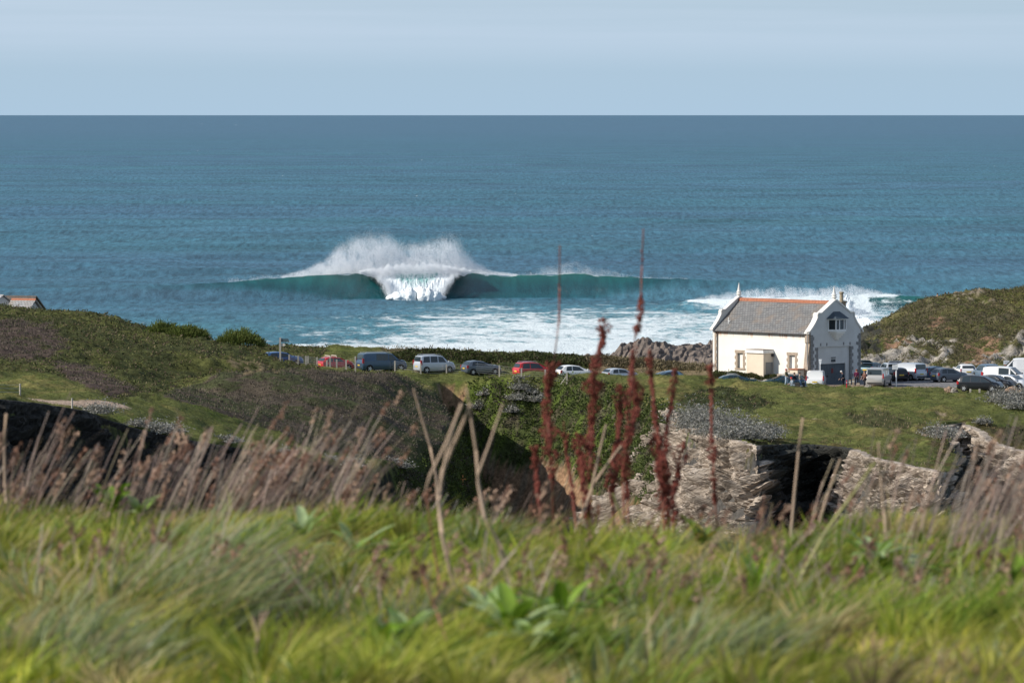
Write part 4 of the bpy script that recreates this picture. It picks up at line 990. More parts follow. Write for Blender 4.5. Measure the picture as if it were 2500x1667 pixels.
# oriel window
yb0, yb1 = 2.65, 5.15; pr = .75
plan = [(XF, yb0 - .1), (XF + pr * .9, yb0 + .45), (XF + pr * .9, yb1 - .45), (XF, yb1 + .1)]
def ring(mb, pl, z0, z1): mb.prism(pl, z0, z1, 'z')
o = MB(); ring(o, plan, 5.62, 5.86); ring(o, plan, 6.86, 6.98)
for (px_, py_) in [(XF + .03, yb0 - .04), (XF + pr * .86, yb0 + .46), (XF + pr * .86, (yb0 + yb1) / 2 - .25), (XF + pr * .86, yb1 - .8), (XF + pr * .86, yb1 - .5), (XF + .03, yb1 + .04)]:
    o.box(px_ - .05, px_ + .05, py_ - .05, py_ + .05, 5.86, 6.86)
ow = o.build('oriel_window', M_white, house)
MB().prism([(XF + .01, yb0 - .02), (XF + pr * .83, yb0 + .5), (XF + pr * .83, yb1 - .5), (XF + .01, yb1 + .02)], 5.86, 6.86, 'z').build('glazing', M_glass, ow)
cap = MB(); e = .18
vs = [(XF, yb0 - .35, 6.98), (XF + pr + e, yb0 + .25, 6.98), (XF + pr + e, yb1 - .25, 6.98), (XF, yb1 + .35, 6.98), (XF, yb0 + .75, 7.72), (XF, yb1 - .75, 7.72)]
cap.add(vs, [(0, 3, 2, 1), (0, 1, 4), (1, 2, 5, 4), (2, 3, 5), (0, 4, 5, 3)]); cap.build('oriel_roof', mat('lead_grey_slate', (.06, .08, .10), .6), ow)
cb = MB()
for i, (w_, z0, z1) in enumerate(((1.05, 5.4, 5.62), (.82, 5.18, 5.4), (.58, 4.96, 5.18), (.32, 4.76, 4.96))):
    cb.prism([(XF, 3.9 - w_), (XF + .6 * w_, 3.9 - w_ * .6), (XF + .6 * w_, 3.9 + w_ * .6), (XF, 3.9 + w_)], z0, z1 - .004, 'z')
cb.build('corbel', M_trim, ow)
# roof
rt = (RG - EV) / 3.8
roof = MB()
for sgn in (0, 1):
    ya, yb = (-.22, 3.8) if sgn == 0 else (7.82, 3.8)
    za = EV + .03 - .22 * rt; zb = RG
    roof.add([(0, ya, za), (XF - GT, ya, za), (XF - GT, yb, zb), (0, yb, zb), (0, ya, za + .1), (XF - GT, ya, za + .1), (XF - GT, yb, zb + .1), (0, yb, zb + .1)],
             [(0, 1, 2, 3), (4, 7, 6, 5), (0, 4, 5, 1), (1, 5, 6, 2), (2, 6, 7, 3), (3, 7, 4, 0)])
rf = roof.build('roof', M_slate, house)
rd = MB()
for i in range(30):
    a_ = i * (XF - GT) / 30; rd.prism([(3.55, RG - .08), (3.62, RG + .17), (3.8, RG + .27), (3.98, RG + .17), (4.05, RG - .08)], a_ + .01, a_ + (XF - GT) / 30 - .01, 'x')
rd.build('ridge_tiles', M_clay, rf)
MB().tube([(.05, -.3, EV - .12), (XF - GT, -.3, EV - .12)], .075, 8).build('gutter', M_dark, house)
MB().tube([(.42, -.3, EV - .12), (.42, -.1, EV - .4), (.42, -.1, 0)], .055, 8).build('drainpipe', M_dark, house)
MB().tube([(XF - .12, -.45, EV + .1), (XF - .12, -.45, .3)], .05, 8).tube([(XF - .2, -.45, EV + .1), (XF + .15, -.5, EV + .2)], .06, 8).build('drainpipe', mat('grey_pipe', (.3, .3, .3), .5), house)
MB().tube([(1.35, .7, EV + .6), (1.35, .7, EV + 1.35)], .04, 6).tube([(1.35, .62, EV + .95), (1.6, .62, EV + .95)], .035, 6).build('flue_pipe', M_white, rf)
# tan quoins at the corners of the long wall and the sloped buttress by the gable
q = MB(); z = -1.2; i = 0
while z < EV - .2:
    w = .42 if i % 2 else .28; q.box(-.28, w - .1, -.04, .3, z, z + .34); z += .35; i += 1
q.build('quoins', M_stone, house)
bt = MB(); bt.prism([(-.06, -1.2), (-.06, EV - 1.0), (-.18, EV - 1.1), (-.62, 1.0), (-.66, -1.2)], XF - .62, XF - .02, 'x'); bt.build('buttress', M_stone, house)
MB().prism([(-.06, EV - 1.0), (-.06, EV - .1), (-.3, EV - .1), (-.3, EV - .9), (-.18, EV - 1.05)], XF - .62, XF - .02, 'x').build('kneeler', M_stone, house)
# flat roofed porch against the long wall
px0, px1, pd_ = 6.15, 8.6, -1.55
porch = MB().box(px0, px1, pd_, -.003, -1.5, 3.3).build('porch', mat('cream_render', (.70, .60, .48), .85, noise=.12, nscale=1), house)
MB().box(px0 - .15, px1 + .12, pd_ - .15, -.003, 3.3, 3.42).box(px0 - .1, px1 + .05, pd_ - .1, -.003, 3.42, 3.62).build('fascia', M_trim, porch)
MB().box(px0 - .05, px1, pd_ - .05, -.003, 3.62, 3.68).build('felt_roof', mat('grey_felt', (.26, .22, .2), .9, noise=.3), porch)
MB().box(px1 + .003, px1 + .04, pd_ + .35, pd_ + 1.4, -.5, 2.35).build('side_door', mat('grey_door_paint', (.22, .22, .22), .6), porch)
MB().box(px1 + .003, px1 + .2, pd_ + 1.2, pd_ + 1.42, 2.95, 3.22).build('lamp_box', M_dark, porch)
# small flat-topped store beside the corner
st = MB().box(12.6, 13.7, -1.75, -.78, -1.0, 1.75).build('store_box', mat('cream_render', (.70, .60, .48)), house)
MB().box(12.5, 13.8, -1.85, -.7, 1.75, 1.86).build('store_roof', M_clay, st)
# low clay-topped garden wall before the long wall
wl = MB(); wl.box(10.9, 12.3, -1.9, -1.6, -.5, 1.25); wo = wl.build('low_wall', M_stone, house)
# chimney behind the ridge
ch = MB().box(12.5, 13.2, 5.55, 6.25, 6.0, 8.6).box(12.42, 13.28, 5.47, 6.33, 8.6, 8.75).build('chimney', mat('lichened_brick', (.30, .24, .17), .9, noise=.4, nscale=6), house)
MB().lathe([(.24, 0), (.2, .15), (.18, .75), (.25, .8), (.25, .95), (.17, .98)], (12.85, 5.9, 8.75), 12).build('chimney_pot', mat('lichened_pot', (.42, .35, .25), .9, noise=.4, nscale=6), ch, smooth=True)

# ---------------------------------------------------------------- slate roofed buildings beyond the left hill
def cottage(u, v_ridge, Y, L, Wd, rise, ang, label, mroof, mridge=True):
    p = pt(u, v_ridge, Y); H = 3.2
    r = empty('cottage', (p[0], p[1], p[2] - rise - H), ang, label=label, cat='cottage')
    MB().box(-L / 2, L / 2, -Wd / 2, Wd / 2, -3, H).prism([(-Wd / 2, H + .003), (Wd / 2, H + .003), (0, H + rise - .08)], -L / 2, L / 2, 'x').build('wall', M_gabler, r)
    m = MB(); e = .25
    for s in (-1, 1):
        a = (s * (Wd / 2 + e), H - e * rise / (Wd / 2)); c = (0, H + rise)
        m.add([(-L / 2 - e, a[0], a[1]), (L / 2 + e, a[0], a[1]), (L / 2 + e, c[0], c[1]), (-L / 2 - e, c[0], c[1]), (-L / 2 - e, a[0], a[1] + .12), (L / 2 + e, a[0], a[1] + .12), (L / 2 + e, c[0], c[1] + .12), (-L / 2 - e, c[0], c[1] + .12)],
              [(0, 1, 2, 3), (4, 7, 6, 5), (0, 4, 5, 1), (1, 5, 6, 2), (2, 6, 7, 3), (3, 7, 4, 0)])
    rr_ = m.build('roof', mroof, r)
    if mridge: MB().prism([(-.2, H + rise), (0, H + rise + .22), (.2, H + rise)], -L / 2 - e, L / 2 + e, 'x').build('ridge_tiles', M_clay, rr_)
M_sl2 = bpy.data.materials.new('pale_slates'); M_sl2.use_nodes = True; slate_nodes(M_sl2, (.32, .32, .32), (.42, .42, .43), (.32, .26, .2))
M_sl3 = bpy.data.materials.new('mossy_slates'); M_sl3.use_nodes = True; slate_nodes(M_sl3, (.10, .09, .08), (.15, .13, .11), (.16, .10, .06))
cottage(58, 733, 598, 2.6, 3.6, 1.3, math.radians(-22), 'small building with pale slate roof and orange ridge at the left edge', M_sl2)
cottage(42, 724, 610, 4.4, 5.2, 1.5, math.radians(-18), 'dark roofed building directly behind the pale slate roof at left', M_sl3, False)
cottage(-8, 721, 600, 2.8, 4.0, 1.5, math.radians(-55), 'brown slate gable cut by the left edge of the photo', M_sl2, False)

# ---------------------------------------------------------------- vehicles
M_tyre = mat('tyre_rubber', (.018, .018, .018), .9)
M_rim = mat('alloy_rim', (.55, .56, .58), .35, metal=.6)
M_cglass = mat('tinted_car_glass', (.018, .028, .034), .06, spec=.8)
M_lamp = mat('red_tail_lamp', (.42, .02, .025), .25, spec=.6)
M_head = mat('clear_headlamp', (.62, .66, .70), .15, spec=.8)
M_ypl = mat('yellow_number_plate', (.72, .50, .06), .5)
M_wpl = mat('white_number_plate', (.72, .72, .70), .5)
M_trimb = mat('black_plastic_trim', (.03, .03, .032), .7)
M_rail = mat('silver_rail', (.6, .6, .61), .35, metal=.5)
def paint_mat(name, c, metal=.0): return mat(name, c, .32, metal=metal, spec=.5, coat=.6)
class Car:
    def __init__(s, label, cat, color, L, Wd, H, pos, ang, belt=.93, bon=1.1, bonh=.98, ws=.75, rs=.35, rear_h=.95, r=.31, cabin=None, windows=None, rails=False, bars=False, dark_rear=False, plate=True, group=None, panelvan=False, tail_open=False, name=None):
        root = empty(name or cat.replace(' ', '_'), pos, ang, label=label, cat=cat, group=group or 'vehicles parked on the headland'); s.root = root
        xr, xf = -L / 2, L / 2; hw = Wd / 2
        xb = xf - bon; xt = xb - ws; xrt = xr + rs
        # stations: x, bottom, belt, top, half-width at belt, half-width at roof
        st = [(xr, .38, .80, .86, hw * .86, hw * .80), (xr + .07, .24, belt - .02, rear_h, hw * .96, hw * .90), (xr + .12, .22, belt, rear_h + .06, hw * .985, hw * .90)]
        tw = hw * (.88 if panelvan else .80)
        cab = [(xrt, H - .10), (xrt + .35, H - .03), ((xrt + xt) / 2, H), (xt - .45, H - .03), (xt, H - .10)]
        for (x, z) in cab: st.append((x, .20, belt, z, hw, tw))
        st += [(xb, .20, belt, belt + .07, hw, hw * .88), (xb + bon * .5, .20, belt - .05, (belt + bonh) / 2 + .04 if bonh < belt + .05 else bonh, hw * .99, hw * .84), (xf - .22, .22, bonh - .22, bonh - .10, hw * .93, hw * .74), (xf - .05, .26, .58, .70, hw * .84, hw * .66), (xf, .32, .50, .56, hw * .78, hw * .60)]
        s.st = st; V = []
        for (x, zb, zl, zt, w, w2) in st:
            zl = min(zl, zt - .03)
            half = [(w * .90, zb), (w * .985, zb + .10), (w * 1.0, (zb + zl) / 2), (w * .985, zl - .02), (w * .965, zl), (w2 + (w - w2) * .08, zt - .07 if zt - zl > .15 else zt - .01), (w2 * .88, zt - .012), (w2 * .45, zt)]
            ringv = [(x, -a, b_) for a, b_ in half] + [(x, a, b_) for a, b_ in half[::-1]]
            V += ringv
        n = 16; Fc = []
        for i in range(len(st) - 1):
            for k in range(n): Fc.append((i * n + k, (i + 1) * n + k, (i + 1) * n + (k + 1) % n, i * n + (k + 1) % n))
        Fc += [tuple(range(n)), tuple(range((len(st) - 1) * n, len(st) * n))[::-1]]
        mb = MB(); mb.add(V, Fc); body = mb.build('body', color, root, smooth=True); s.body = body
        # side windows lie on the surface between belt and roof
        def side(x, t, sg, off=.012):
            i = max(k for k in range(len(st)) if st[k][0] <= x + 1e-6); i = min(i, len(st) - 2); a = (x - st[i][0]) / (st[i + 1][0] - st[i][0])
            P = [st[i][j] * (1 - a) + st[i + 1][j] * a for j in range(6)]
            y0, z0, y1, z1 = P[4] * .965, P[2], P[5] + (P[4] - P[5]) * .08, P[3] - .07
            return (x, sg * (y0 + (y1 - y0) * t + off), z0 + (z1 - z0) * t)
        wl = windows if windows is not None else [(xrt + .12, (xrt + xt) / 2 - .05), ((xrt + xt) / 2 + .04, xt + ws * .55)]
        for sg in (-1, 1):
            for (a, c) in wl:
                a2 = a; c2 = min(c, xt - .02 + 0 * a); m = MB()
                top_c = min(c, xt - .04); vs = [side(a, .06, sg), side((a + c) / 2, .06, sg), side(c, .06, sg), side(top_c, .93, sg), side((a + top_c) / 2, .93, sg), side(a + (.12 if a < xrt + .2 else 0), .93, sg)]
                m.add(vs, [tuple(range(6))]); m.build('side_window', M_cglass, root)
        # windscreen and rear window
        def across(x0, z0, w0, x1_, z1, w1_, nm, m_=M_cglass, dx=.02, dz=.015):
            m = MB(); m.add([(x0 + dx, -w0, z0 + dz), (x0 + dx, w0, z0 + dz), (x1_ + dx, w1_, z1 + dz), (x1_ + dx, -w1_, z1 + dz)], [(0, 1, 2, 3)]); return m.build(nm, m_, root)
        ztop = H - .10
        across(xb - .02, belt + .09, hw * .86, xt + .04, ztop - .02, tw * .88, 'windscreen', dx=.03, dz=.02)
        z0r = rear_h + .06; k0, k1 = .12, .88
        if not (panelvan and windows == []):
            x0r = xr + .12 + (rs - .12) * k0; x1r = xr + .12 + (rs - .12) * k1; zz0 = z0r + (ztop - z0r) * k0; zz1 = z0r + (ztop - z0r) * k1
            across(x0r, zz0, hw * .80, x1r, zz1, tw * .86, 'rear_window', dx=-.03, dz=.02)
        else:
            m = MB(); m.box(xr - .006, xr + .03, -.01, .01, .5, .8); m.build('door_seam', M_trimb, root)
        # lamps, plates, bumper
        for sg in (-1, 1):
            m = MB(); m.box(xr + .015, xr + .22, sg * hw * .97 - .055, sg * hw * .97 + .035 * 1, belt - .22, belt + (.28 if (panelvan or rear_h > 1.0) else .08)); m.build('tail_light', M_lamp, root)
            m = MB(); zc_ = bonh - .28; m.add([(xf - .05, sg * hw * .60, zc_ - .06), (xf - .30, sg * hw * .955, zc_ - .02), (xf - .42, sg * hw * .96, zc_ + .13), (xf - .12, sg * hw * .66, zc_ + .10)], [(0, 1, 2, 3)]); m.build('headlight', M_head, root)
            m = MB(); m.box(xb - .12, xb + .02, sg * (hw + .13) - .09, sg * (hw + .13) + .09, belt + .02, belt + .17); m.build('wing_mirror', color if not panelvan else M_trimb, root, bevel=.02)
        if plate: MB().box(xr - .022, xr + .1, -.26, .26, .62, .74).build('number_plate', M_ypl, root)
        MB().box(xf - .02, xf + .015, -.26, .26, .42, .53).build('number_plate', M_wpl, root)
        MB().box(xr - .015, xr + .1, -hw * .82, hw * .82, .34, .46).build('bumper', M_trimb if dark_rear or panelvan else color, root)
        # wheels
        xw = (xr + .72 + (L - 4) * .12, xf - .80)
        for x in xw:
            for sg in (-1, 1):
                m = MB(); m.cyl((x, sg * (hw + .004) - (.0 if sg > 0 else 0), r + .02), r * 1.17, -sg * .25, 'y', 20); m.build('wheel_arch', M_trimb, root)
                m = MB(); m.cyl((x, sg * (hw + .022), r), r, -sg * .22, 'y', 20); w = m.build('wheel', M_tyre, root, smooth=True)
                m = MB(); m.cyl((x, sg * (hw + .030), r), r * .66, -sg * .03, 'y', 16); m.build('rim', M_trimb, w)
                m = MB()
                for q in range(5):
                    t_ = q * 2 * math.pi / 5 + .3; m.box(-.045, .045, sg * (hw + .031), sg * (hw + .045), 0, r * .66, Matrix.Translation((x, 0, r)) @ Matrix.Rotation(t_, 4, 'Y'))
                m.cyl((x, sg * (hw + .046), r), r * .2, -sg * .02, 'y', 10); m.build('spokes', M_rim, w)
        if rails:
            for sg in (-1, 1): MB().tube([(xrt + .2, sg * tw * .86, H - .04), (xrt + .3, sg * tw * .86, H + .06), (xt - .3, sg * tw * .86, H + .06), (xt - .15, sg * tw * .86, H - .05)], .022, 6).build('roof_rail', M_rail, root)
        if bars:
            for x in (xrt + .5, xt - .45): MB().tube([(x, -tw * .9, H - .04), (x, -tw * .86, H + .11), (x, tw * .86, H + .11), (x, tw * .9, H - .04)], .035, 6).build('roof_bar', mat('pale_bar_pad', (.66, .60, .55), .6), root)
        if tail_open:
            MB().add([(xrt, -hw * .8, H - .03), (xrt, hw * .8, H - .03), (xrt - .75, hw * .78, H + .22), (xrt - .75, -hw * .78, H + .22), (xrt, -hw * .8, H + .02), (xrt, hw * .8, H + .02), (xrt - .75, hw * .78, H + .27), (xrt - .75, -hw * .78, H + .27)],
                     [(0, 1, 2, 3), (4, 7, 6, 5), (0, 4, 5, 1), (1, 5, 6, 2), (2, 6, 7, 3), (3, 7, 4, 0)]).build('tailgate', color, root)
def at(u, v, Y, dz=0.0):
    x, y, z = pt(u, v, Y); return (x, y, float(gz(x, y)) + dz)
D2 = math.radians
c_red = paint_mat('red_car_paint', (.50, .018, .022)); c_nav = paint_mat('dark_blue_grey_paint', (.05, .095, .155), .3); c_sil = paint_mat('pale_silver_paint', (.52, .56, .62), .25)
c_grey = paint_mat('slate_grey_paint', (.10, .125, .16), .35); c_white = paint_mat('white_car_paint', (.78, .79, .80)); c_black = paint_mat('black_car_paint', (.012, .014, .02), .2)
c_teal = paint_mat('dark_teal_paint', (.02, .06, .085), .3); c_blue = paint_mat('mid_blue_paint', (.03, .10, .26), .2); c_lgrey = paint_mat('warm_silver_paint', (.46, .45, .43), .35); c_steel = paint_mat('steel_blue_paint', (.12, .20, .29), .4)
RW_ = 'cars parked in a line along the grass verge'
def on_plane(u, v, z):  # point of the sight line at height z
    s_ = (v - VH) / F; Y = (CZ - z) / s_; return pt(u, v, Y)
def rowpos(u, vb, Y=546):
    x, y, z = pt(u, vb, Y); return (x, y, z)
Car('deep blue car half hidden behind the bramble hill beside the signpost', 'car', c_blue, 4.2, 1.75, 1.5, rowpos(690, 893, 550), D2(22), group=RW_)
Car('bright red hatchback with pale roof bars behind the wire fence', 'car', c_red, 3.75, 1.66, 1.48, rowpos(820, 905), D2(28), rs=.42, bon=.85, bonh=.95, ws=.8, bars=True, group=RW_)
Car('dark blue camper van with black roof rails, second along the verge', 'camper van', c_nav, 5.15, 1.9, 1.95, rowpos(932, 906), D2(24), belt=1.12, bon=.95, bonh=1.12, ws=.75, rs=.22, rear_h=1.15, r=.34, windows=[(-.95, .35), (.45, 1.35)], panelvan=True, rails=True, group=RW_)
Car('silver leisure van with three side windows and roof rails on the verge', 'car', c_sil, 4.2, 1.74, 1.83, rowpos(1061, 909), D2(28), belt=1.05, bon=.9, bonh=1.08, ws=.6, rs=.20, rear_h=1.05, windows=[(-1.75, -.95), (-.85, -.05), (.05, .95)], rails=True, group=RW_)
Car('slate grey hatchback parked between the silver van and red estate', 'car', c_grey, 4.0, 1.7, 1.48, rowpos(1175, 914), D2(24), rs=.5, ws=.9, group=RW_)
Car('red people carrier with roof bars, partly behind red dock stems', 'car', c_red, 4.1, 1.7, 1.62, rowpos(1302, 921), D2(26), rs=.3, ws=.9, bon=.85, rails=True, group=RW_)
Car('white rounded hatchback sunk behind the grass, near the braced fence end', 'car', c_white, 3.9, 1.68, 1.52, rowpos(1403, 926, 547), D2(22), rs=.55, ws=.9, bon=.8, group=RW_)
Car('small silver hatchback peeking over the turf beyond the white hatchback', 'car', c_sil, 3.8, 1.66, 1.45, rowpos(1514, 932, 547), D2(28), rs=.5, ws=.8, bon=.85, group=RW_)
Car('grey blue car roof just showing over the turf among dock stems', 'car', c_steel, 4.1, 1.7, 1.45, rowpos(1622, 938, 547), D2(192), rs=.6, ws=1.0, group=RW_)
Car('dark saloon roof sunk behind turf before the long white wall', 'car', c_teal, 4.3, 1.72, 1.42, on_plane(1803, 947, 16.75), D2(5), rs=.8, ws=1.0, rails=True)
Car('dark teal estate with silver rails below the store box, people beside it', 'car', c_teal, 4.6, 1.75, 1.5, on_plane(1912, 949, 16.6), D2(188), rs=.45, ws=1.1, rails=True)
VN = 'vans parked round the white building'
Car('plain white van seen from behind beside the shaded gable', 'van', c_white, 4.3, 1.82, 1.82, (*on_plane(1993, 946, 16.72)[:2], 16.72), D2(82), belt=1.02, bon=.85, bonh=1.05, ws=.7, rs=.20, rear_h=1.05, windows=[], panelvan=True, group=VN)
Car('pale silver van with twin rear doors parked by the grey boulder', 'van', c_lgrey, 4.8, 1.9, 1.96, (*on_plane(2146, 942, 16.72)[:2], 16.72), D2(74), belt=1.1, bon=.8, bonh=1.08, ws=.75, rs=.18, rear_h=1.1, r=.33, windows=[(.9, 1.6)], panelvan=True, dark_rear=False, plate=False, group=VN)
Car('silver blue van with its rear doors toward us behind the white post sign', 'van', c_sil, 4.4, 1.82, 1.85, (*on_plane(2214, 927, 16.72)[:2], 16.72), D2(132), belt=1.02, bon=.85, bonh=1.05, ws=.7, rs=.20, rear_h=1.05, windows=[(.75, 1.2)], panelvan=True, group=VN)
CP_ = 'cars in the tarmac car park'
def cpos(u, v): return (*on_plane(u, v, 16.71)[:2], 16.71)
Car('dark car with open boot by the right corner of the building', 'car', c_teal, 4.2, 1.72, 1.45, cpos(2132, 916), D2(60), rs=.6, tail_open=True, group=CP_)
Car('pale grey estate with raised tailgate just behind the silver van', 'car', c_sil, 4.4, 1.75, 1.5, cpos(2172, 918), D2(100), rs=.3, tail_open=True, group=CP_)
Car('dark car mostly hidden between silver van and post sign', 'car', c_black, 4.1, 1.72, 1.45, cpos(2182, 929), D2(110), group=CP_)
Car('dark blue hatchback between the silver blue van and grey hatchback', 'car', c_nav, 4.2, 1.74, 1.44, cpos(2266, 927), D2(205), rs=.6, ws=1.0, group=CP_)
Car('dark grey hatchback with yellow rear plate on the open tarmac', 'car', c_grey, 3.95, 1.7, 1.5, cpos(2318, 932), D2(28), rs=.42, ws=.85, group=CP_)
Car('white hatchback with black rear window at the back of the car park', 'car', c_white, 4.0, 1.76, 1.45, cpos(2355, 921), D2(98), rs=.5, group=CP_)
Car('steel blue people carrier backed against the rock bank', 'car', c_steel, 4.3, 1.8, 1.65, cpos(2408, 925), D2(105), rs=.3, group=CP_)
Car('glossy black people carrier side on at the turf edge', 'car', c_black, 4.6, 1.8, 1.64, cpos(2394, 955), D2(-22), rs=.38, ws=1.05, bon=.85, windows=[(-1.75, -.9), (-.8, .15), (.25, 1.25)], group=CP_)
Car('black hatchback immediately beyond the glossy black people carrier', 'car', c_black, 4.0, 1.72, 1.48, cpos(2433, 950), D2(-30), rs=.5, group=CP_)
Car('silver hatchback in front of the white window van at right edge', 'car', c_sil, 4.0, 1.72, 1.45, cpos(2472, 949), D2(-32), rs=.5, group=CP_)
Car('white window van facing out at the right edge of the car park', 'van', c_white, 4.9, 1.9, 1.96, cpos(2456, 940), D2(-22), belt=1.1, bon=.95, bonh=1.12, ws=.8, rs=.22, rear_h=1.12, r=.33, windows=[(-.55, .55), (.72, 1.35)], panelvan=True, group=VN)
Car('long white high van behind the window van beside the rock face', 'van', c_white, 5.9, 2.0, 2.35, cpos(2497, 927), D2(176), belt=1.25, bon=1.0, bonh=1.2, ws=.95, rs=.2, rear_h=1.2, r=.34, windows=[(1.1, 1.75)], panelvan=True, group=VN)

# ---------------------------------------------------------------- fence, signs, posts, boulders
M_post = mat('weathered_post_wood', (.50, .46, .40), .9, noise=.3, nscale=4)
M_wire = mat('galvanised_wire', (.32, .33, .34), .5)
fence_px = [(706, 880, 865), (728, 885, 868), (747, 888, 869), (752, 892, 869), (774, 898, 872), (798, 906, 879), (806, 900, 873), (822, 904, 877), (845, 905, 878), (867.5, 906, 870), (884, 903, 877), (950, 907, 893), (964, 907, 882),
            (1027, 912, 887), (1090, 911, 890), (1156, 914, 887), (1219, 920, 892), (1273, 925, 900), (1331, 928, 906), (1384, 940, 914)]
fr = empty('wire_fence', (0, 0, 0), label='post and wire fence running along the cliff edge before the parked cars', cat='fence')
tops = []
for i, (u, vb, vt) in enumerate(fence_px):
    h = hit(u, vb, 500, 560) if u > 870 else pt(u, vb, 541)
    H = (vb - vt) / F * h[1]
    MB().box(h[0] - .07, h[0] + .07, h[1] - .06, h[1] + .06, h[2] - .6, h[2] + H).build('post', M_post, fr); tops.append((h[0], h[1], h[2] + H))
    if u in (1156, 1384):
        for sg in ((-1, 1) if u == 1156 else (-1,)):
            MB().tube([(h[0], h[1], h[2] + H * .72), (h[0] + sg * .62, h[1] - .1, h[2] - .1)], .04, 6).build('brace', M_post, fr)
for j, k in enumerate((.08, .30, .52, .74, .96)):
    w = MB()
    for (a, c) in zip(tops[:-1], tops[1:]):
        w.tube([(a[0], a[1] - .06, a[2] - k), (c[0], c[1] - .06, c[2] - k)], .008, 4)
    w.build('wire', M_wire, fr)
net = MB()
for (a, c) in list(zip(tops[:-1], tops[1:]))[:8]:
    a = Vector(a); c = Vector(c); m = max(2, int((c - a).length / .12))
    for q_ in range(m):
        p = a.lerp(c, q_ / m); net.box(p.x - .006, p.x + .006, p.y - .07, p.y - .06, p.z - 1.0, p.z - .02)
net.build('netting', M_wire, fr)
fr2 = empty('wire_fence', (0, 0, 0), label='old post fence beside the sandy footpath at lower left', cat='fence')
tp2 = []
for (u, vb, vt) in ((49, 967, 939), (176, 1006, 974), (-60, 962, 935)):
    h = hit(u, vb, 405, 520); H = (vb - vt) / F * h[1]; MB().cyl((h[0], h[1], h[2] - .4), .075, H + .4, n=10).build('post', M_post, fr2); tp2.append((h[0], h[1], h[2] + H))
tp2 = [tp2[2], tp2[0]]
for k in (.1, .4, .7):
    MB().tube([(p[0], p[1] - .08, p[2] - k) for p in tp2], .012, 4).build('wire', M_wire, fr2)

h = pt(684, 872, 536); sg = empty('signpost', (h[0], h[1], h[2] - 1.0), label='tall finger signpost above the bramble hill, left of the cars', cat='signpost')
H = (872 - 824) / F * 536 + 1.0
MB().box(-.09, .09, -.09, .09, 0, H).build('post', mat('pale_post', (.42, .40, .37), .8, noise=.2), sg)
MB().prism([(.10, H - .45), (.82, H - .45), (.92, H - .30), (.82, H - .12), (.10, H - .12)], -.03, .03).build('finger_board', mat('dark_green_board', (.07, .11, .13), .6), sg)
MB().prism([(.10, H - .88), (.42, H - .88), (.50, H - .75), (.42, H - .60), (.10, H - .60)], -.03, .03).build('finger_board', mat('cream_board', (.60, .55, .48), .7), sg)

M_sign = mat('white_sign_panel', (.72, .75, .78), .5); M_pole = mat('grey_sign_pole', (.55, .57, .58), .5)
h = on_plane(2188, 944, 16.7); H = 54 / F * 548
r = empty('parking_sign', h, D2(0), label='white post sign with a small blank board in front of the silver blue van', cat='sign')
MB().cyl((0, 0, 0), .07, H, n=8).build('pole', mat('white_pole', (.78, .80, .82), .5), r)
sb = MB().box(-.42, .16, -.11, -.08, H - .5, H - .02).build('sign_board', M_sign, r)
MB().box(-.34, .05, -.125, -.113, H - .2, H - .16).box(-.34, .05, -.125, -.113, H - .4, H - .37).build('printed_lines', mat('grey_print', (.3, .34, .4), .6), sb)
h = on_plane(2457, 918, 16.72); zt = pt(2457, 880, h[1])[2] - 16.72
r = empty('parking_sign', (h[0], h[1], 16.72), 0, label='white square notice over a red sign before the right rock face', cat='sign')
MB().cyl((0, 0, 0), .04, zt - .1, n=8).build('pole', M_pole, r)
sb = MB().box(-.32, .32, -.08, -.05, zt - .42, zt).build('notice_panel', M_sign, r)
MB().box(-.22, .2, -.09, -.083, zt - .14, zt - .1).box(-.22, .16, -.09, -.083, zt - .24, zt - .21).box(-.22, .1, -.09, -.083, zt - .33, zt - .30).build('printed_lines', mat('grey_print', (.3, .34, .4), .6), sb)
rp = MB().prism([(-.24, zt - .46), (.24, zt - .46), (.10, zt - .70), (.14, zt - .85), (-.14, zt - .85), (-.10, zt - .70)], -.08, -.05).build('red_panel', mat('faded_red_sign', (.60, .12, .12), .6), r)
MB().box(-.09, .09, -.09, -.083, zt - .80, zt - .60).build('white_mark', M_sign, rp)
h = on_plane(2002.5, 946, 16.7); zt = pt(2002, 877, h[1])[2] - 16.7
r = empty('road_sign', (h[0], h[1] + .2, 16.7), 0, label='narrow white tapered sign on a grey pole at the building corner', cat='sign')
MB().cyl((0, 0, 0), .035, zt - .4, n=8).build('pole', mat('white_pole', (.78, .80, .82), .5), r)
sb = MB().prism([(-.16, zt), (.16, zt), (.09, zt - .42), (.05, zt - .55), (-.05, zt - .55), (-.09, zt - .42)], -.06, -.04).build('sign_board', mat('white_pole', (.78, .80, .82), .5), r)
MB().box(-.10, .10, -.068, -.062, zt - .24, zt - .2).build('printed_lines', mat('grey_print', (.3, .34, .4), .6), sb)
M_bw = mat('bollard_wood', (.42, .33, .24), .85, noise=.3)
def bollard(u, vb, vt, w, m, label, name='bollard'):
    h = on_plane(u, vb, 16.72); H = (vb - vt) / F * h[1]; z0 = 16.72
    r = empty(name, (h[0], h[1], z0), 0, label=label, cat='bollard', group='bollards in front of the boat door')
    MB().box(-w, w, -w, w, -.3, H).build('post', m, r, bevel=.02)
    MB().box(-w * 1.02, w * 1.02, -w * 1.02, w * 1.02, H * .68, H * .78).build('band', mat('pale_band', (.7, .68, .62), .6), r)
bollard(2067, 950, 928, .05, mat('red_pole_paint', (.62, .04, .07), .5), 'thin red pole just right of the man in navy')
bollard(2075, 949, 927, .10, M_bw, 'notched wooden bollard between the red pole and taller bollard')
bollard(2083.5, 948, 925, .10, M_bw, 'plain wooden bollard, rightmost of the standing pair')
bollard(2095, 944, 935, .16, M_bw, 'short fat tree stump bollard at the feet of the maroon figure')
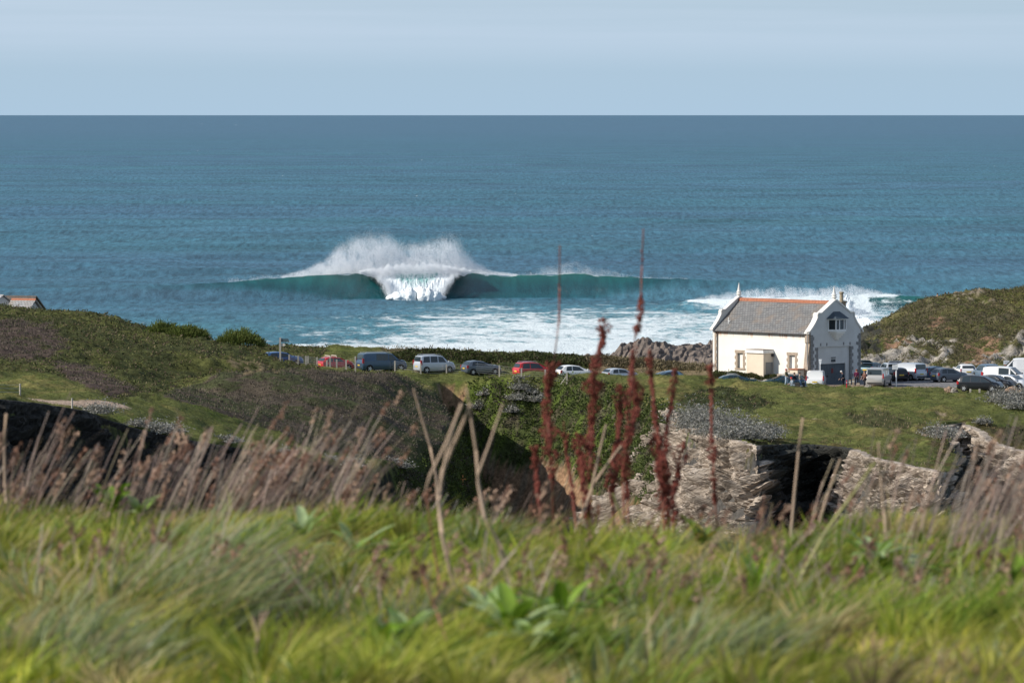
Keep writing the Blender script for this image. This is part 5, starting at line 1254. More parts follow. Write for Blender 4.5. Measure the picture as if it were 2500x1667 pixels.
bollard(2369, 959, 949, .09, mat('concrete_stub', (.40, .36, .31), .9), 'short stub post by the rear wheel of the black people carrier')
bollard(2391.5, 958, 949, .09, mat('concrete_stub', (.40, .36, .31), .9), 'short stub post under the middle of the black people carrier')
def boulder(u, vb, w, hgt, m, label, seed, parent=None):
    h = on_plane(u, vb, 16.7); bm = bmesh.new(); bmesh.ops.create_icosphere(bm, subdivisions=4, radius=1)
    P = np.array([v.co[:] for v in bm.verts]); d = 1 + fbm(P[:, 0] * 1.2 + seed, P[:, 1] * 1.2, P[:, 2] * 1.2, o=4) * .55
    for v, k in zip(bm.verts, d): v.co = Vector((v.co.x * w * k, v.co.y * w * .8 * k, max(v.co.z * hgt * k, -.2)))
    me = bpy.data.meshes.new('boulder'); bm.to_mesh(me); bm.free()
    o = link('boulder', me, m, label=label, cat='boulder'); o.location = (h[0], h[1], 16.65)
M_b1 = mat('grey_boulder_rock', (.33, .30, .27), .9, noise=.4, nscale=4, bump=.08, bscale=6); M_b2 = mat('tan_boulder_rock', (.36, .25, .18), .9, noise=.4, nscale=4, bump=.08, bscale=6)
boulder(2119, 951, .42, .55, M_b1, 'grey boulder in front of the silver van rear bumper', 1)
boulder(2318, 953, .50, .42, M_b2, 'low tan boulder on the turf edge left of the black people carrier', 4)
boulder(2330, 954, .40, .32, M_b1, 'low grey boulder touching the tan boulder', 6)
boulder(2472, 960, .75, .75, M_b2, 'large reddish boulder hiding the nose of the silver hatchback', 9)
boulder(2498, 961, .8, .5, M_b2, 'tan boulder at the right edge of the photo by the car park', 12)

# bright tamarisk-like bushes on the skyline of the left hill
def bush(name, u0, u1, vt, vb, Y, label, n=2600, seed=0, cols=((.10, .135, .03), (.13, .15, .04), (.07, .10, .022))):
    r = empty(name, pt((u0 + u1) / 2, vb, Y), label=label, cat='bush', group='bushes on the skyline')
    base = np.array(r.location); w = (u1 - u0) / 2 / F * Y; H = (vb - vt) / F * Y
    x = RNG.uniform(-1, 1, n); y = RNG.uniform(-1, 1, n); k = x * x + y * y < 1; x, y = x[k], y[k]; n = len(x)
    t = np.sqrt(1 - x * x * .9 - y * y * .6 * 1.0 + 1e-6); top = H * t * (1 + .7 * fbm(x * 3.5 + seed, y * 3, 1, o=3)); z = top * RNG.uniform(.25, 1, n) ** .5
    P = np.stack([x * w, y * w * .6, z], 1); N = np.stack([x * .6 + .25, y * .5, np.full(n, 1.0)], 1); N /= np.linalg.norm(N, axis=1)[:, None]
    c = np.array(cols)[RNG.integers(0, len(cols), n)]
    o = tufts('foliage', P, N, .30, 4, c, up=.8, aspect=.14, spread=.6); o.parent = r
    tm = MB()
    for i in range(5): tm.tube([(random.uniform(-.5, .5) * w, 0, -.6), (random.uniform(-.6, .6) * w, 0, H * .7)], .05, 5)
    tm.build('stems', mat('bush_stem_wood', (.12, .09, .06), .9), r)
bush('bush', 352, 445, 796, 838, 546, 'bright green feathery bush on the skyline, leftmost of the row')
bush('bush', 400, 510, 803, 842, 545, 'bright green feathery bush on the skyline, second from left', seed=5)
bush('bush', 525, 645, 813, 862, 543, 'bright green feathery bush nearest the signpost', seed=9)
bush('bush', 1050, 1108, 902, 925, 548, 'dark scrubby bush behind the silver leisure van', n=700, seed=2, cols=((.045, .06, .02), (.06, .075, .025)))

# hedge behind the row of cars
def hedge(name, us, vts, vb, Y, label, n, cols, size=.2, depth=3.0):
    r = empty(name, pt((us[0] + us[-1]) / 2, vb, Y), label=label, cat='hedge')
    base = np.array(r.location); u = RNG.uniform(us[0], us[-1], n); vt = np.interp(u, us, vts); x = (u - U0) / F * Y; d = RNG.uniform(0, 1, n)
    y = Y + d * depth + fbm(x * .3, 1, 1) * 1.5; H = (vb - vt) / F * Y * (.45 + .55 * np.sqrt(d)) * (1 + .25 * fbm(x * .5, y * .5, 2, o=3))
    z = pt(1250, vb, Y)[2] + H * RNG.uniform(.0, 1, n) ** .35
    P = np.stack([x, y, z], 1) - base; q_ = fbm(x * .5, z * .5, y * .5, o=3)
    c = np.array(cols)[RNG.integers(0, len(cols), n)] * (1 + q_[:, None] * .8)
    N = np.tile([-.2, -.5, .8], (n, 1)); o = tufts('foliage', P, N, size, 3, c, up=.35, spread=.6); o.parent = r
hedge('hedge', [960, 1000, 1040, 1150, 1250, 1300, 1350, 1400, 1445], [866, 860, 858, 862, 866, 862, 868, 872, 880], 912, 562, 'long dark bramble hedge standing behind the line of cars', 42000, ((.045, .06, .02), (.06, .08, .024), (.08, .095, .03), (.085, .07, .045)))
hedge('hedge', [1430, 1500, 1560, 1650, 1740, 1752], [872, 874, 878, 888, 900, 905], 925, 562, 'tan dry scrub hedge between the hedge and the white building', 16000, ((.20, .165, .10), (.16, .13, .08), (.10, .09, .04), (.24, .2, .13)), depth=2.5)
hedge('hedge', [1745, 1790, 1850, 1900, 1935], [907, 908, 914, 918, 924], 940, 553, 'low green bank of scrub at the foot of the long white wall', 12000, ((.08, .10, .03), (.06, .075, .025), (.10, .08, .045)), depth=1.0, size=.13)
hedge('hedge', [655, 700, 800, 900, 980], [866, 863, 868, 872, 870], 878, 570, 'rough grass bank behind the red hatchback and camper van', 5000, ((.09, .11, .035), (.12, .12, .045)), depth=3, size=.14)

# raised tussocks along the turf edge of the yard
# ---------------------------------------------------------------- people
M_skin = mat('skin', (.50, .30, .22), .6)
def fig_mat(nm, c): return mat(nm, c, .9, noise=.15, nscale=3)
def skin_mesh(name, verts, edges, radii, m, parent, root_i=0, sub=2):
    me = bpy.data.meshes.new(name); me.from_pydata(verts, edges, []); me.update()
    o = link(name, me, m, parent)
    md = o.modifiers.new('skin', 'SKIN'); sv = me.skin_vertices[0].data
    for i, r_ in enumerate(radii): sv[i].radius = (r_, r_) if not isinstance(r_, tuple) else r_
    sv[root_i].use_root = True; md.use_smooth_shade = True
    o.modifiers.new('sub', 'SUBSURF').levels = 1; o.modifiers['sub'].render_levels = sub
    return o
def person(loc, face, label, J, top, bottom, shoes=(.05, .05, .05), hair=(.06, .04, .03), hat=None, group=None, scale=1.0, long_hair=False):
    """J: joints (x forward, y left, z up) for pelvis, chest, neck, head, and per side shoulder/elbow/hand, hip/knee/ankle/toe"""
    root = empty('person', loc, face, label=label, cat='person', group=group); root.scale = (scale,) * 3
    g = lambda k: Vector(J[k])
    names = ['pelvis', 'waist', 'chest', 'neck', 'head', 'crown']
    V = [g('pelvis'), g('pelvis').lerp(g('chest'), .5), g('chest'), g('neck'), g('head'), g('head') + (g('head') - g('neck')).normalized() * .11]
    E = [(0, 1), (1, 2), (2, 3), (3, 4), (4, 5)]; Rr = [.13, .12, .14, .055, .10, .075]
    idx = {}
    for s_ in 'LR':
        sh, el, ha = g(s_ + 'sh'), g(s_ + 'el'), g(s_ + 'ha'); hp_, kn, an, to = g(s_ + 'hp'), g(s_ + 'kn'), g(s_ + 'an'), g(s_ + 'to')
        b0 = len(V); V += [sh, el, ha]; Rr += [.062, .045, .032]; E += [(2, b0), (b0, b0 + 1), (b0 + 1, b0 + 2)]
        d = (ha - el).normalized(); side_ = d.cross(Vector((0, 0, 1)) if abs(d.z) < .9 else Vector((1, 0, 0))).normalized(); nrm = d.cross(side_)
        pm = len(V); V.append(ha + d * .07); Rr.append(.030); E.append((b0 + 2, pm))
        for fi, fl in enumerate((.065, .078, .072, .055)):
            f0 = len(V); o_ = side_ * (.028 - .019 * fi); V += [ha + d * .10 + o_, ha + d * (.10 + fl * .55) + o_ + nrm * .012, ha + d * (.10 + fl * .9) + o_ + nrm * .04]; Rr += [.010, .009, .008]; E += [(pm, f0), (f0, f0 + 1), (f0 + 1, f0 + 2)]
        f0 = len(V); V += [ha + d * .03 + side_ * .045, ha + d * .07 + side_ * .065 + nrm * .01]; Rr += [.012, .010]; E += [(b0 + 2, f0), (f0, f0 + 1)]
        b1 = len(V); V += [hp_, kn, an, to]; Rr += [.088, .058, .040, .035]; E += [(0, b1), (b1, b1 + 1), (b1 + 1, b1 + 2), (b1 + 2, b1 + 3)]
    body = skin_mesh('body', V, E, Rr, M_skin, root)
    # face: nose, eyes, mouth, ears on the head
    hd_ = g('head'); f = MB()
    up = (g('head') - g('neck')).normalized(); fw = Vector(J.get('look', (1, 0, 0))).normalized(); lf = up.cross(fw)
    f.tube([hd_ + fw * .092 + up * .03, hd_ + fw * .122 - up * .01], [.008, .014], 6)
    for s2 in (-1, 1): f.tube([hd_ + lf * s2 * .088 + up * .03, hd_ + lf * s2 * .098 - up * .03], .018, 6)
    f.build('nose_and_ears', M_skin, root)
    f = MB()
    for s2 in (-1, 1): f.tube([hd_ + fw * .094 + lf * s2 * .034 + up * .035, hd_ + fw * .097 + lf * s2 * .034 + up * .02], .010, 6)
    f.tube([hd_ + fw * .096 - up * .045 - lf * .022, hd_ + fw * .096 - up * .045 + lf * .022], .005, 5)
    f.build('eyes_and_mouth', mat('dark_features', (.05, .03, .03), .6), root)
    # clothes
    w_ = g('pelvis').lerp(g('chest'), .5); V = [g('pelvis') + Vector((0, 0, -.02)), w_, g('chest'), g('neck').lerp(g('chest'), .35)]; E = [(0, 1), (1, 2), (2, 3)]; Rr = [.155, .15, .168, .09]
    for s_ in 'LR':
        b0 = len(V); V += [g(s_ + 'sh'), g(s_ + 'el'), g(s_ + 'el').lerp(g(s_ + 'ha'), .9)]; Rr += [.080, .062, .048]; E += [(2, b0), (b0, b0 + 1), (b0 + 1, b0 + 2)]
    skin_mesh('jacket', V, E, Rr, fig_mat('cloth_%d_%d_%d' % tuple(int(c * 100) for c in top), top), root)
    V = [g('pelvis')]; E = []; Rr = [.148]
    for s_ in 'LR':
        b0 = len(V); V += [g(s_ + 'hp'), g(s_ + 'kn'), g(s_ + 'an')]; Rr += [.108, .078, .062]; E += [(0, b0), (b0, b0 + 1), (b0 + 1, b0 + 2)]
    skin_mesh('trousers', V, E, Rr, fig_mat('cloth_%d_%d_%d' % tuple(int(c * 100) for c in bottom), bottom), root)
    for s_ in 'LR':
        a, t_ = g(s_ + 'an'), g(s_ + 'to'); sh_ = MB(); back = a + (a - t_) * .22; sh_.tube([Vector((back.x, back.y, t_.z)), a.lerp(t_, .4), t_], [.05, .058, .045], 10); sh_.build('shoe', mat('shoe_%d' % int(shoes[0] * 100), shoes, .7), root, smooth=True)
    hm = MB(); c = hd_ + up * .035 - fw * .018; bm = bmesh.new(); bmesh.ops.create_icosphere(bm, subdivisions=3, radius=1)
    for v in bm.verts:
        q_ = v.co; k = .112 if hat is None else .118
        cut_ = q_.dot(fw) > .35 and q_.dot(up) < .42
        v.co = c + q_ * (k if not cut_ else .075)
        if q_.dot(up) < -.3 and not long_hair: v.co = c + q_ * .085
        if long_hair and q_.dot(up) < -.2 and q_.dot(fw) < .2: v.co = c + q_ * .12 - up * .10
    me = bpy.data.meshes.new('hair'); bm.to_mesh(me); bm.free()
    for p in me.polygons: p.use_smooth = True
    link('hair' if hat is None else 'hat', me, mat('hair_%d_%d' % (int((hat or hair)[0] * 100), int((hat or hair)[1] * 100)), hat or hair, .9), root)
    return root
def stand(lean=0.0, stride=.0, armL=(.05, .0), armR=(.05, .0), look=(1, 0, 0), headf=.02):
    J = {'pelvis': (0, 0, .93), 'chest': (lean, 0, 1.32), 'neck': (lean * 1.3, 0, 1.49), 'head': (lean * 1.5 + headf, 0, 1.63), 'look': look}
    for s_, sg_, st_, ar in (('L', 1, stride, armL), ('R', -1, -stride, armR)):
        J[s_ + 'sh'] = (lean * 1.1, sg_ * .19, 1.40); J[s_ + 'el'] = (lean * .9 + ar[0], sg_ * .25, 1.13); J[s_ + 'ha'] = (lean * .8 + ar[0] * 2.4 + ar[1], sg_ * .22, .90 + abs(ar[1]) * .6)
        J[s_ + 'hp'] = (0, sg_ * .10, .88); J[s_ + 'kn'] = (st_ * .55 + .03, sg_ * .11, .49); J[s_ + 'an'] = (st_, sg_ * .11, .09); J[s_ + 'to'] = (st_ + .16, sg_ * .12, .045)
    return J
def sit(seat=.45, leg=.42, armf=.2, lean=.05, headf=.03, kn=.45):
    J = {'pelvis': (0, 0, seat + .12), 'chest': (lean, 0, seat + .52), 'neck': (lean * 1.4, 0, seat + .68), 'head': (lean * 1.5 + headf, 0, seat + .82)}
    for s_, sg_ in (('L', 1), ('R', -1)):
        J[s_ + 'sh'] = (lean, sg_ * .19, seat + .60); J[s_ + 'el'] = (lean + armf * .5, sg_ * .27, seat + .34); J[s_ + 'ha'] = (lean + armf + .12, sg_ * .16, seat + .26)
        J[s_ + 'hp'] = (.04, sg_ * .10, seat + .10); J[s_ + 'kn'] = (kn, sg_ * .13, seat + .12); J[s_ + 'an'] = (kn + .04, sg_ * .13, max(.09, seat + .12 - leg)); J[s_ + 'to'] = (kn + .2, sg_ * .14, max(.045, seat + .08 - leg))
    return J
def gp(u, vb, Y=None, z=None):
    """standing place under photo pixel u: on the ground along that sight line at distance Y"""
    x = (u - U0) / F * Y; return (x, Y, float(gz(x, Y)) if z is None else z)
WG = 'people on the grass beside the dark teal car'
hgrd = float(gz((1921 - U0) / F * 539, 539))
person(gp(1921, 939, 539), D2(-25), 'standing person in red cap, olive jacket and pale jeans beside the teal car', stand(lean=-.03, stride=.10, armR=(.06, .1), armL=(.06, .1)), (.13, .12, .07), (.42, .52, .64), shoes=(.6, .58, .55), hat=(.42, .05, .09), group=WG)
person(gp(1938, 946, 538), D2(200), 'crouching person with bright red hood and pale jeans low on the grass', sit(seat=.18, leg=.5, lean=.15, kn=.32), (.30, .36, .42), (.38, .46, .55), shoes=(.75, .75, .75), hat=(.60, .02, .03), group=WG)
person(gp(1944, 938, 539.6), D2(-20), 'seated person in dark navy jacket and blue jeans, arm stretched out', sit(seat=.55, leg=.5, lean=-.12, kn=.5, armf=-.2), (.015, .025, .045), (.10, .17, .28), shoes=(.5, .5, .5), hair=(.05, .035, .03), group=WG)
person(gp(1955, 938, 540.2), D2(-15), 'seated woman with dark hair and pale top beside the navy jacket', sit(seat=.6, leg=.55, lean=-.05, kn=.52), (.34, .32, .29), (.13, .22, .34), shoes=(.5, .5, .5), hair=(.03, .025, .025), long_hair=True, group=WG)
z_ = float(gz((1950 - U0) / F * 540, 540))
MB().box(-.75, .75, -.3, .3, 0, .5).build('grass_bench', mat('dark_seat_rock', (.07, .07, .07), .9), None, label='low dark block that the two seated people rest on', cat='bench').location = ((1950 - U0) / F * 540.1, 540.25, z_ - .02)
person(gp(2060, 948, 545), D2(190), 'white haired man in navy coat and trousers walking with head bowed', stand(lean=.09, stride=.08, armL=(.14, .05), armR=(.02, 0), headf=.08), (.012, .022, .045), (.012, .018, .035), shoes=(.6, .6, .6), hair=(.75, .74, .72), scale=1.02, group='people before the shaded gable')
person(gp(2092, 939, 549.5), D2(70), 'person in a maroon coat standing with back turned by the gable', stand(armL=(.0, .05), armR=(.0, .05)), (.10, .012, .045), (.02, .02, .03), hair=(.22, .07, .05), scale=.98, group='people before the shaded gable')
person(gp(2112, 947, 545.5), D2(215), 'walking person in patterned orange and dark jacket beside the grey boulder', stand(lean=.02, stride=.17, armL=(.08, .1), armR=(.05, .12)), (.16, .08, .06), (.022, .022, .028), hair=(.20, .09, .05), long_hair=True, group='people before the shaded gable')
HG = 'tiny figures sitting on the right headland'
for (u, lab, c) in ((2309, 'tiny dark figure sitting on the headland skyline, left of the pair', (.02, .03, .045)), (2317, 'tiny dark figure sitting on the headland skyline, right of the pair', (.03, .03, .03)), (2290, 'tiny crouched dark figure apart from the skyline pair', (.03, .035, .04))):
    x_ = (u - U0) / F * 657; person((x_, 657, float(gz(x_, 657)) + .05), D2(100), lab, sit(seat=.12, leg=.4, lean=.05, kn=.35), c, (.04, .04, .05), group=HG)

# orange cross-shaped marker and a blue-white board lying in the hollow
h = hit(1130, 1182, 470, 520); r = empty('marker_cross', h, 0, label='small orange cross marker standing in the hollow behind pale stalks', cat='marker')
MB().box(-.05, .05, -.04, .04, -.3, .85).build('upright', mat('orange_marker_wood', (.62, .27, .10), .7), r); MB().box(-.3, .3, -.05, -.041, .42, .52).build('crossbar', mat('orange_marker_wood', (.62, .27, .10), .7), r)

# ---------------------------------------------------------------- the near hillside the camera looks over
def near_z(x, y):
    drop = 1.30 + .036 * (y - 12) + .42 * (np.logaddexp(0, (y - 20.2) * 3.0) / 3.0)
    drop = drop + np.where(y > 40, (y - 40) * .25, 0) - .10 * sstep(11, 4, y)
    b = .055 * sstep(.3, -1.0, x) * sstep(14, 19, y) + fbm(x * .9, y * .6, 3, o=4) * .13 + .03 * fbm(x * 4, y * 3, 7, o=2)
    z = CZ - drop + b - .24 * np.exp(-((x + .68) / .15) ** 2 - ((y - 14.6) / .7) ** 2) + .08 * np.exp(-((x + 1.02) / .22) ** 2 - ((y - 15.0) / .8) ** 2)
    z = z - .07 * np.exp(-((x - .72) / .2) ** 2 - ((y - 15.2) / .5) ** 2) - .08 * np.exp(-((x - 1.25) / .3) ** 2 - ((y - 16.2) / .5) ** 2) - .07 * np.exp(-((x + .35) / .2) ** 2 - ((y - 16.6) / .5) ** 2)
    return np.maximum(z, 5.5 + fbm(x * .05, y * .05, 1) * 1.5)
nx_ = np.concatenate([np.linspace(-90, -6, 40), np.linspace(-5.9, 5.9, 200), np.linspace(6, 90, 40)])
ny_ = np.concatenate([np.linspace(-8, 8, 10), np.linspace(8.3, 26, 170), np.geomspace(27, 397, 60)])
NX_, NY_ = np.meshgrid(nx_, ny_); NZ_ = near_z(NX_, NY_)
g1_ = fbm(NX_ * 1.2, NY_ * .8, 5, o=4)
cl = np.where((g1_ > .1)[..., None], np.array([.055, .045, .022]), np.array([.03, .038, .012]))
np_mesh('hillside_ground', np.stack([NX_, NY_, NZ_], -1), grid_faces(len(nx_), len(ny_)), M_land, cl.reshape(-1, 3), kind='structure')
def nhit(u, v):
    """point of the near hillside under photo pixel (u, v)"""
    Y = np.arange(9, 24, .02); P = np.array([pt(u, v, y) for y in Y]); g = near_z(P[:, 0], P[:, 1]); k = np.argmax(P[:, 2] < g)
    if not (P[:, 2] < g).any(): k = int(np.argmin(P[:, 2] - g))
    return Vector((P[k, 0], P[k, 1], g[k]))
M_blade = attr_mat('grass_blade', rough=.45, spec=.35, transl=.5, var=0, var2=0)
def blades(name, P, L, w, lx, ly, bend, c0, c1, seg=4, matl=None, wprof=None, **kw):
    n = len(P); t = np.linspace(0, 1, seg + 1)[None, :, None]
    L = np.broadcast_to(L, (n,))[:, None, None]; lean = np.stack([lx, ly, np.zeros(n)], 1)[:, None, :]; bd = np.broadcast_to(bend, (n,))[:, None, None]
    up = np.array([0, 0, 1.0])[None, None]
    C = P[:, None, :] + L * (up * (t - .45 * bd * t ** 2) + lean * (t * .55 + bd * t ** 2 * .9))
    a = RNG.uniform(0, np.pi, n); side = np.stack([np.cos(a), np.sin(a) * .5, np.zeros(n)], 1)[:, None, :]
    wp = (np.sin(np.pi * np.clip(t * .75 + .22, 0, 1)) * (1 - t ** 3) + .04) if wprof is None else wprof(t)
    W_ = np.broadcast_to(w, (n,))[:, None, None] * wp * .5
    V = np.stack([C - side * W_, C + side * W_], 2)            # n, seg+1, 2, 3
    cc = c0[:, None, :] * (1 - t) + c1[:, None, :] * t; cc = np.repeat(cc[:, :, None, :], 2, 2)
    i = np.arange(n)[:, None] * (2 * (seg + 1)) + np.arange(seg)[None] * 2; i = i.ravel()
    return np_mesh(name, V.reshape(-1, 3), np.stack([i, i + 1, i + 3, i + 2], 1), matl or M_blade, cc.reshape(-1, 3), **kw)
def gcol(n, q, base):
    base = np.array(base); return base[RNG.integers(0, len(base), n)] * RNG.uniform(.7, 1.25, (n, 1))
n = 125000
y = 10.4 + RNG.uniform(0, 1, n) ** .9 * 12.2; x = RNG.uniform(-1, 1, n) * (y * .098 + 1.35)
def hollow(x, y):
    return ((x + .66) / .17) ** 2 + ((y - 14.3) / .8) ** 2 < 1 + .5 * perlin(x * 6, y * 3, 1)
def hollow2(x, y):
    return (((x - .60) / .20) ** 2 + ((y - 14.9) / .35) ** 2 < 1) | (((x - 1.05) / .22) ** 2 + ((y - 16.5) / .4) ** 2 < 1) | (((x + .30) / .2) ** 2 + ((y - 16.0) / .35) ** 2 < 1) | (((x + 1.05) / .12) ** 2 + ((y - 12.9) / .3) ** 2 < 1)
kx = ~hollow(x, y) & (~hollow2(x, y) | (RNG.uniform(0, 1, n) < .25)); x, y = x[kx], y[kx]; n = len(x)
cl1 = fbm(x * 1.4, y * .9, 2, o=4); cl2 = fbm(x * 3.5, y * 2.2, 6, o=3); cl3 = fbm(x * .7, y * .5, 11, o=3)
z = near_z(x, y)
L = .03 + .055 * np.clip(.35 + cl1 * 2.0, 0, 1.3) + RNG.uniform(0, .04, n)
L = L * np.where(y > 19.5, .62, 1) * np.where((cl3 > .12) & (y < 18), .55, 1) + .09 * np.clip(fbm(x * 2.2, y * .3, 21, o=3), 0, 1) * (y > 17)
greens = gcol(n, 0, [(.38, .42, .045), (.30, .36, .035), (.46, .45, .06), (.52, .47, .12), (.18, .23, .03)])
straw = gcol(n, 0, [(.52, .42, .22), (.44, .32, .20), (.46, .42, .17), (.36, .24, .17)])
sage = gcol(n, 0, [(.28, .35, .17), (.34, .39, .24), (.24, .32, .12)])
pr_ = np.clip(.20 + cl3 * 1.3 + cl2 * .6, .03, .8); k = RNG.uniform(0, 1, n) < pr_
c1_ = np.where(k[:, None], straw, greens); ks = (RNG.uniform(0, 1, n) < np.clip(cl1 * 1.3 - .1, 0, .6)); c1_ = np.where((ks & ~k)[:, None], sage, c1_) * np.clip(1 + 1.3 * fbm(x * 4, y * 2.2, 17, o=3), .45, 1.5)[:, None]
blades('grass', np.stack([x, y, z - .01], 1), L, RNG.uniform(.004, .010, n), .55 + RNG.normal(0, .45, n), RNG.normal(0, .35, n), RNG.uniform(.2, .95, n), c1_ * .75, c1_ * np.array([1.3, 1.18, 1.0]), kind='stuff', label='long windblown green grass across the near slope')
# small clumps of longer blades of every hue
nc_ = 1400; cy = 10.6 + RNG.uniform(0, 1, nc_) ** .85 * 10.4; cx = RNG.uniform(-1, 1, nc_) * (cy * .098 + 1.35)
kx = ~hollow(cx, cy) & (~hollow2(cx, cy) | (RNG.uniform(0, 1, nc_) < .3)); cx, cy = cx[kx], cy[kx]; nc_ = len(cx)
kb = 46; hue = RNG.choice(5, nc_, p=[.26, .28, .12, .18, .16]); pal = np.array([[(.36, .44, .055), (.28, .36, .045)], [(.46, .47, .10), (.34, .38, .06)], [(.32, .40, .22), (.24, .32, .13)], [(.55, .47, .24), (.44, .36, .16)], [(.20, .30, .035), (.15, .23, .03)]])
sz_ = RNG.uniform(.08, .20, nc_) * np.where(cy > 18.5, .75, 1) * (1 + .5 * fbm(cx * 1.2, cy * .6, 31, o=2)); wind = .35 + .5 * perlin(cx * .9, cy * .7, 3)
az = RNG.uniform(0, 2 * np.pi, (nc_, kb)); rr_ = RNG.uniform(0, 1, (nc_, kb))
px_ = cx[:, None] + np.cos(az) * rr_ * .045; py_ = cy[:, None] + np.sin(az) * rr_ * .05
lx_ = np.cos(az) * .75 + wind[:, None] + RNG.normal(0, .15, (nc_, kb)); ly_ = np.sin(az) * .6
Lb = sz_[:, None] * RNG.uniform(.6, 1.15, (nc_, kb)); ci = np.repeat(hue, kb); c1_ = pal[ci, RNG.integers(0, 2, nc_ * kb)] * RNG.uniform(.8, 1.2, (nc_ * kb, 1)) * np.repeat(RNG.uniform(.6, 1.5, nc_), kb)[:, None]
PP = np.stack([px_.ravel(), py_.ravel(), near_z(px_.ravel(), py_.ravel()) - .01], 1)
blades('grass_clumps', PP, Lb.ravel(), RNG.uniform(.005, .013, nc_ * kb), lx_.ravel(), ly_.ravel(), RNG.uniform(.2, 1.0, nc_ * kb), c1_ * .5, c1_ * np.array([1.12, 1.05, .9]), kind='stuff', label='clumps of arching green, sage and straw grass over the near slope')
# big tussocks of long blades
TUS = [(420, 1560, .34, 260, 1), (520, 1500, .32, 320, 1), (330, 1520, .26, 220, 1), (90, 1640, .24, 260, 1), (600, 1440, .28, 240, 1), (180, 1580, .2, 180, 1), (240, 1660, .22, 180, 1), (1640, 1660, .24, 220, 1), (1760, 1640, .22, 180, 1), (1330, 1640, .2, 160, 0), (950, 1400, .2, 160, 0),
       (2330, 1560, .24, 200, 0), (2450, 1480, .24, 160, 0), (1500, 1390, .18, 160, 0), (1900, 1420, .2, 160, 0), (700, 1330, .18, 180, 0), (80, 1360, .2, 220, 0), (2150, 1420, .2, 160, 0), (1150, 1380, .16, 140, 0), (1700, 1480, .2, 180, 0), (2060, 1560, .22, 200, 0)]
for (u, v, L0, m, kd) in TUS:
    c = nhit(u, v); m = int(m * .8); P = np.array(c)[None] + RNG.normal(size=(m, 3)) * np.array([.08, .10, 0]); P[:, 2] = near_z(P[:, 0], P[:, 1]) - .01
    base = [(.36, .43, .19), (.42, .48, .26), (.32, .41, .11), (.56, .48, .24)] if kd else [(.30, .42, .05), (.38, .46, .08), (.22, .34, .04)]
    c1_ = gcol(m, 0, base)
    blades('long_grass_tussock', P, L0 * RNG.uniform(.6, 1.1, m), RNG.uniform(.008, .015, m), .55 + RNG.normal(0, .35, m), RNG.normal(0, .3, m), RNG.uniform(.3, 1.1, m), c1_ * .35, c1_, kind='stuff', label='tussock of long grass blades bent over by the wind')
# dead brown stems with seed heads, leaning with the wind
def dead(name, us, vs, n, L0, L1, lean, label, base, ysp=.9):
    u = RNG.uniform(us[0], us[-1], n); v = np.interp(u, us, vs)
    P = np.array([nhit(a, min(b_ + 12, 1640)) for a, b_ in zip(u, v + RNG.uniform(0, 60, n))]); P[:, 2] -= .02
    L = RNG.uniform(L0, L1, n) * np.where(RNG.uniform(0, 1, n) < .10, 1.25, 1) * (.65 + .5 * np.clip(.5 + fbm(u / 90.0, 3, 1) * 1.4, 0, 1.2))
    lx = lean + RNG.normal(0, .16 if ysp else .6, n); ly = RNG.normal(0, .2, n); bd = RNG.uniform(0, .35, n)
    c1_ = gcol(n, 0, base)
    blades(name, P, L, RNG.uniform(.0025, .0052, n), lx, ly, bd, c1_ * .8, c1_, seg=5, wprof=lambda t: np.ones_like(t), kind='stuff', label=label)
    # heads: short crossed tufts at the stem tips
    h = RNG.uniform(0, 1, n) < .28; Pt = P[h] + L[h][:, None] * (np.array([0, 0, 1.0])[None] * (1 - .45 * bd[h])[:, None] + np.stack([lx[h], ly[h], 0 * lx[h]], 1) * (.55 + bd[h] * .9)[:, None])
    d = np.stack([lx[h] * .8, ly[h], np.full(h.sum(), 1.0)], 1); d /= np.linalg.norm(d, axis=1)[:, None]
    m = h.sum(); kk = 14; tt_ = RNG.uniform(-1, .1, (m, kk)); Q = Pt[:, None] + d[:, None] * tt_[..., None] * .055 + RNG.normal(size=(m, kk, 3)) * .0035
    hc = np.array([(.28, .17, .12), (.24, .13, .09), (.38, .26, .19)])[RNG.integers(0, 3, m)]
    tufts(name + '_heads', Q.reshape(-1, 3), np.repeat(d, kk, 0), .013, 2, np.repeat(hc, kk, 0), up=.7, aspect=.5, spread=.3, kind='stuff', label='brown seed heads on ' + label)
DB = [(.55, .39, .33), (.62, .47, .39), (.42, .29, .24), (.66, .54, .43), (.52, .42, .28)]
dead('dead_stems', [-40, 100, 300, 500, 700, 790], [1225, 1215, 1235, 1245, 1215, 1190], 350, .14, .44, .6, 'pinkish brown dead stems crowding the left brow', DB)
dead('dead_stems', [500, 620, 780, 830], [1235, 1225, 1200, 1190], 170, .22, .50, .7, 'taller leaning dead stems near the left centre', DB)
dead('dead_stems', [2290, 2400, 2540], [1330, 1330, 1320], 260, .16, .55, .55, 'pale pinkish stems massed at the right edge', [(.52, .40, .34), (.60, .49, .40), (.46, .32, .27), (.42, .33, .26)])
dead('dead_stems', [1950, 2100, 2290], [1300, 1300, 1330], 60, .18, .5, .38, 'scattered thin stems right of the centre', DB)
dead('dead_stems', [800, 1000, 1250], [1240, 1250, 1280], 110, .1, .26, .62, 'thin straw stems in the middle foreground', DB)
dead('dead_stems', [1250, 1500, 1750, 1950], [1300, 1310, 1300, 1300], 150, .08, .24, .5, 'low reddish stems under the dock stalks', [(.28, .12, .10), (.34, .20, .15), (.30, .24, .15)])
dead('dead_stems', [0, 800, 1600, 2500], [1420, 1500, 1460, 1480], 520, .08, .30, .35, 'odd dry stems strewn through the near grass', DB + [(.56, .46, .22)], ysp=0)

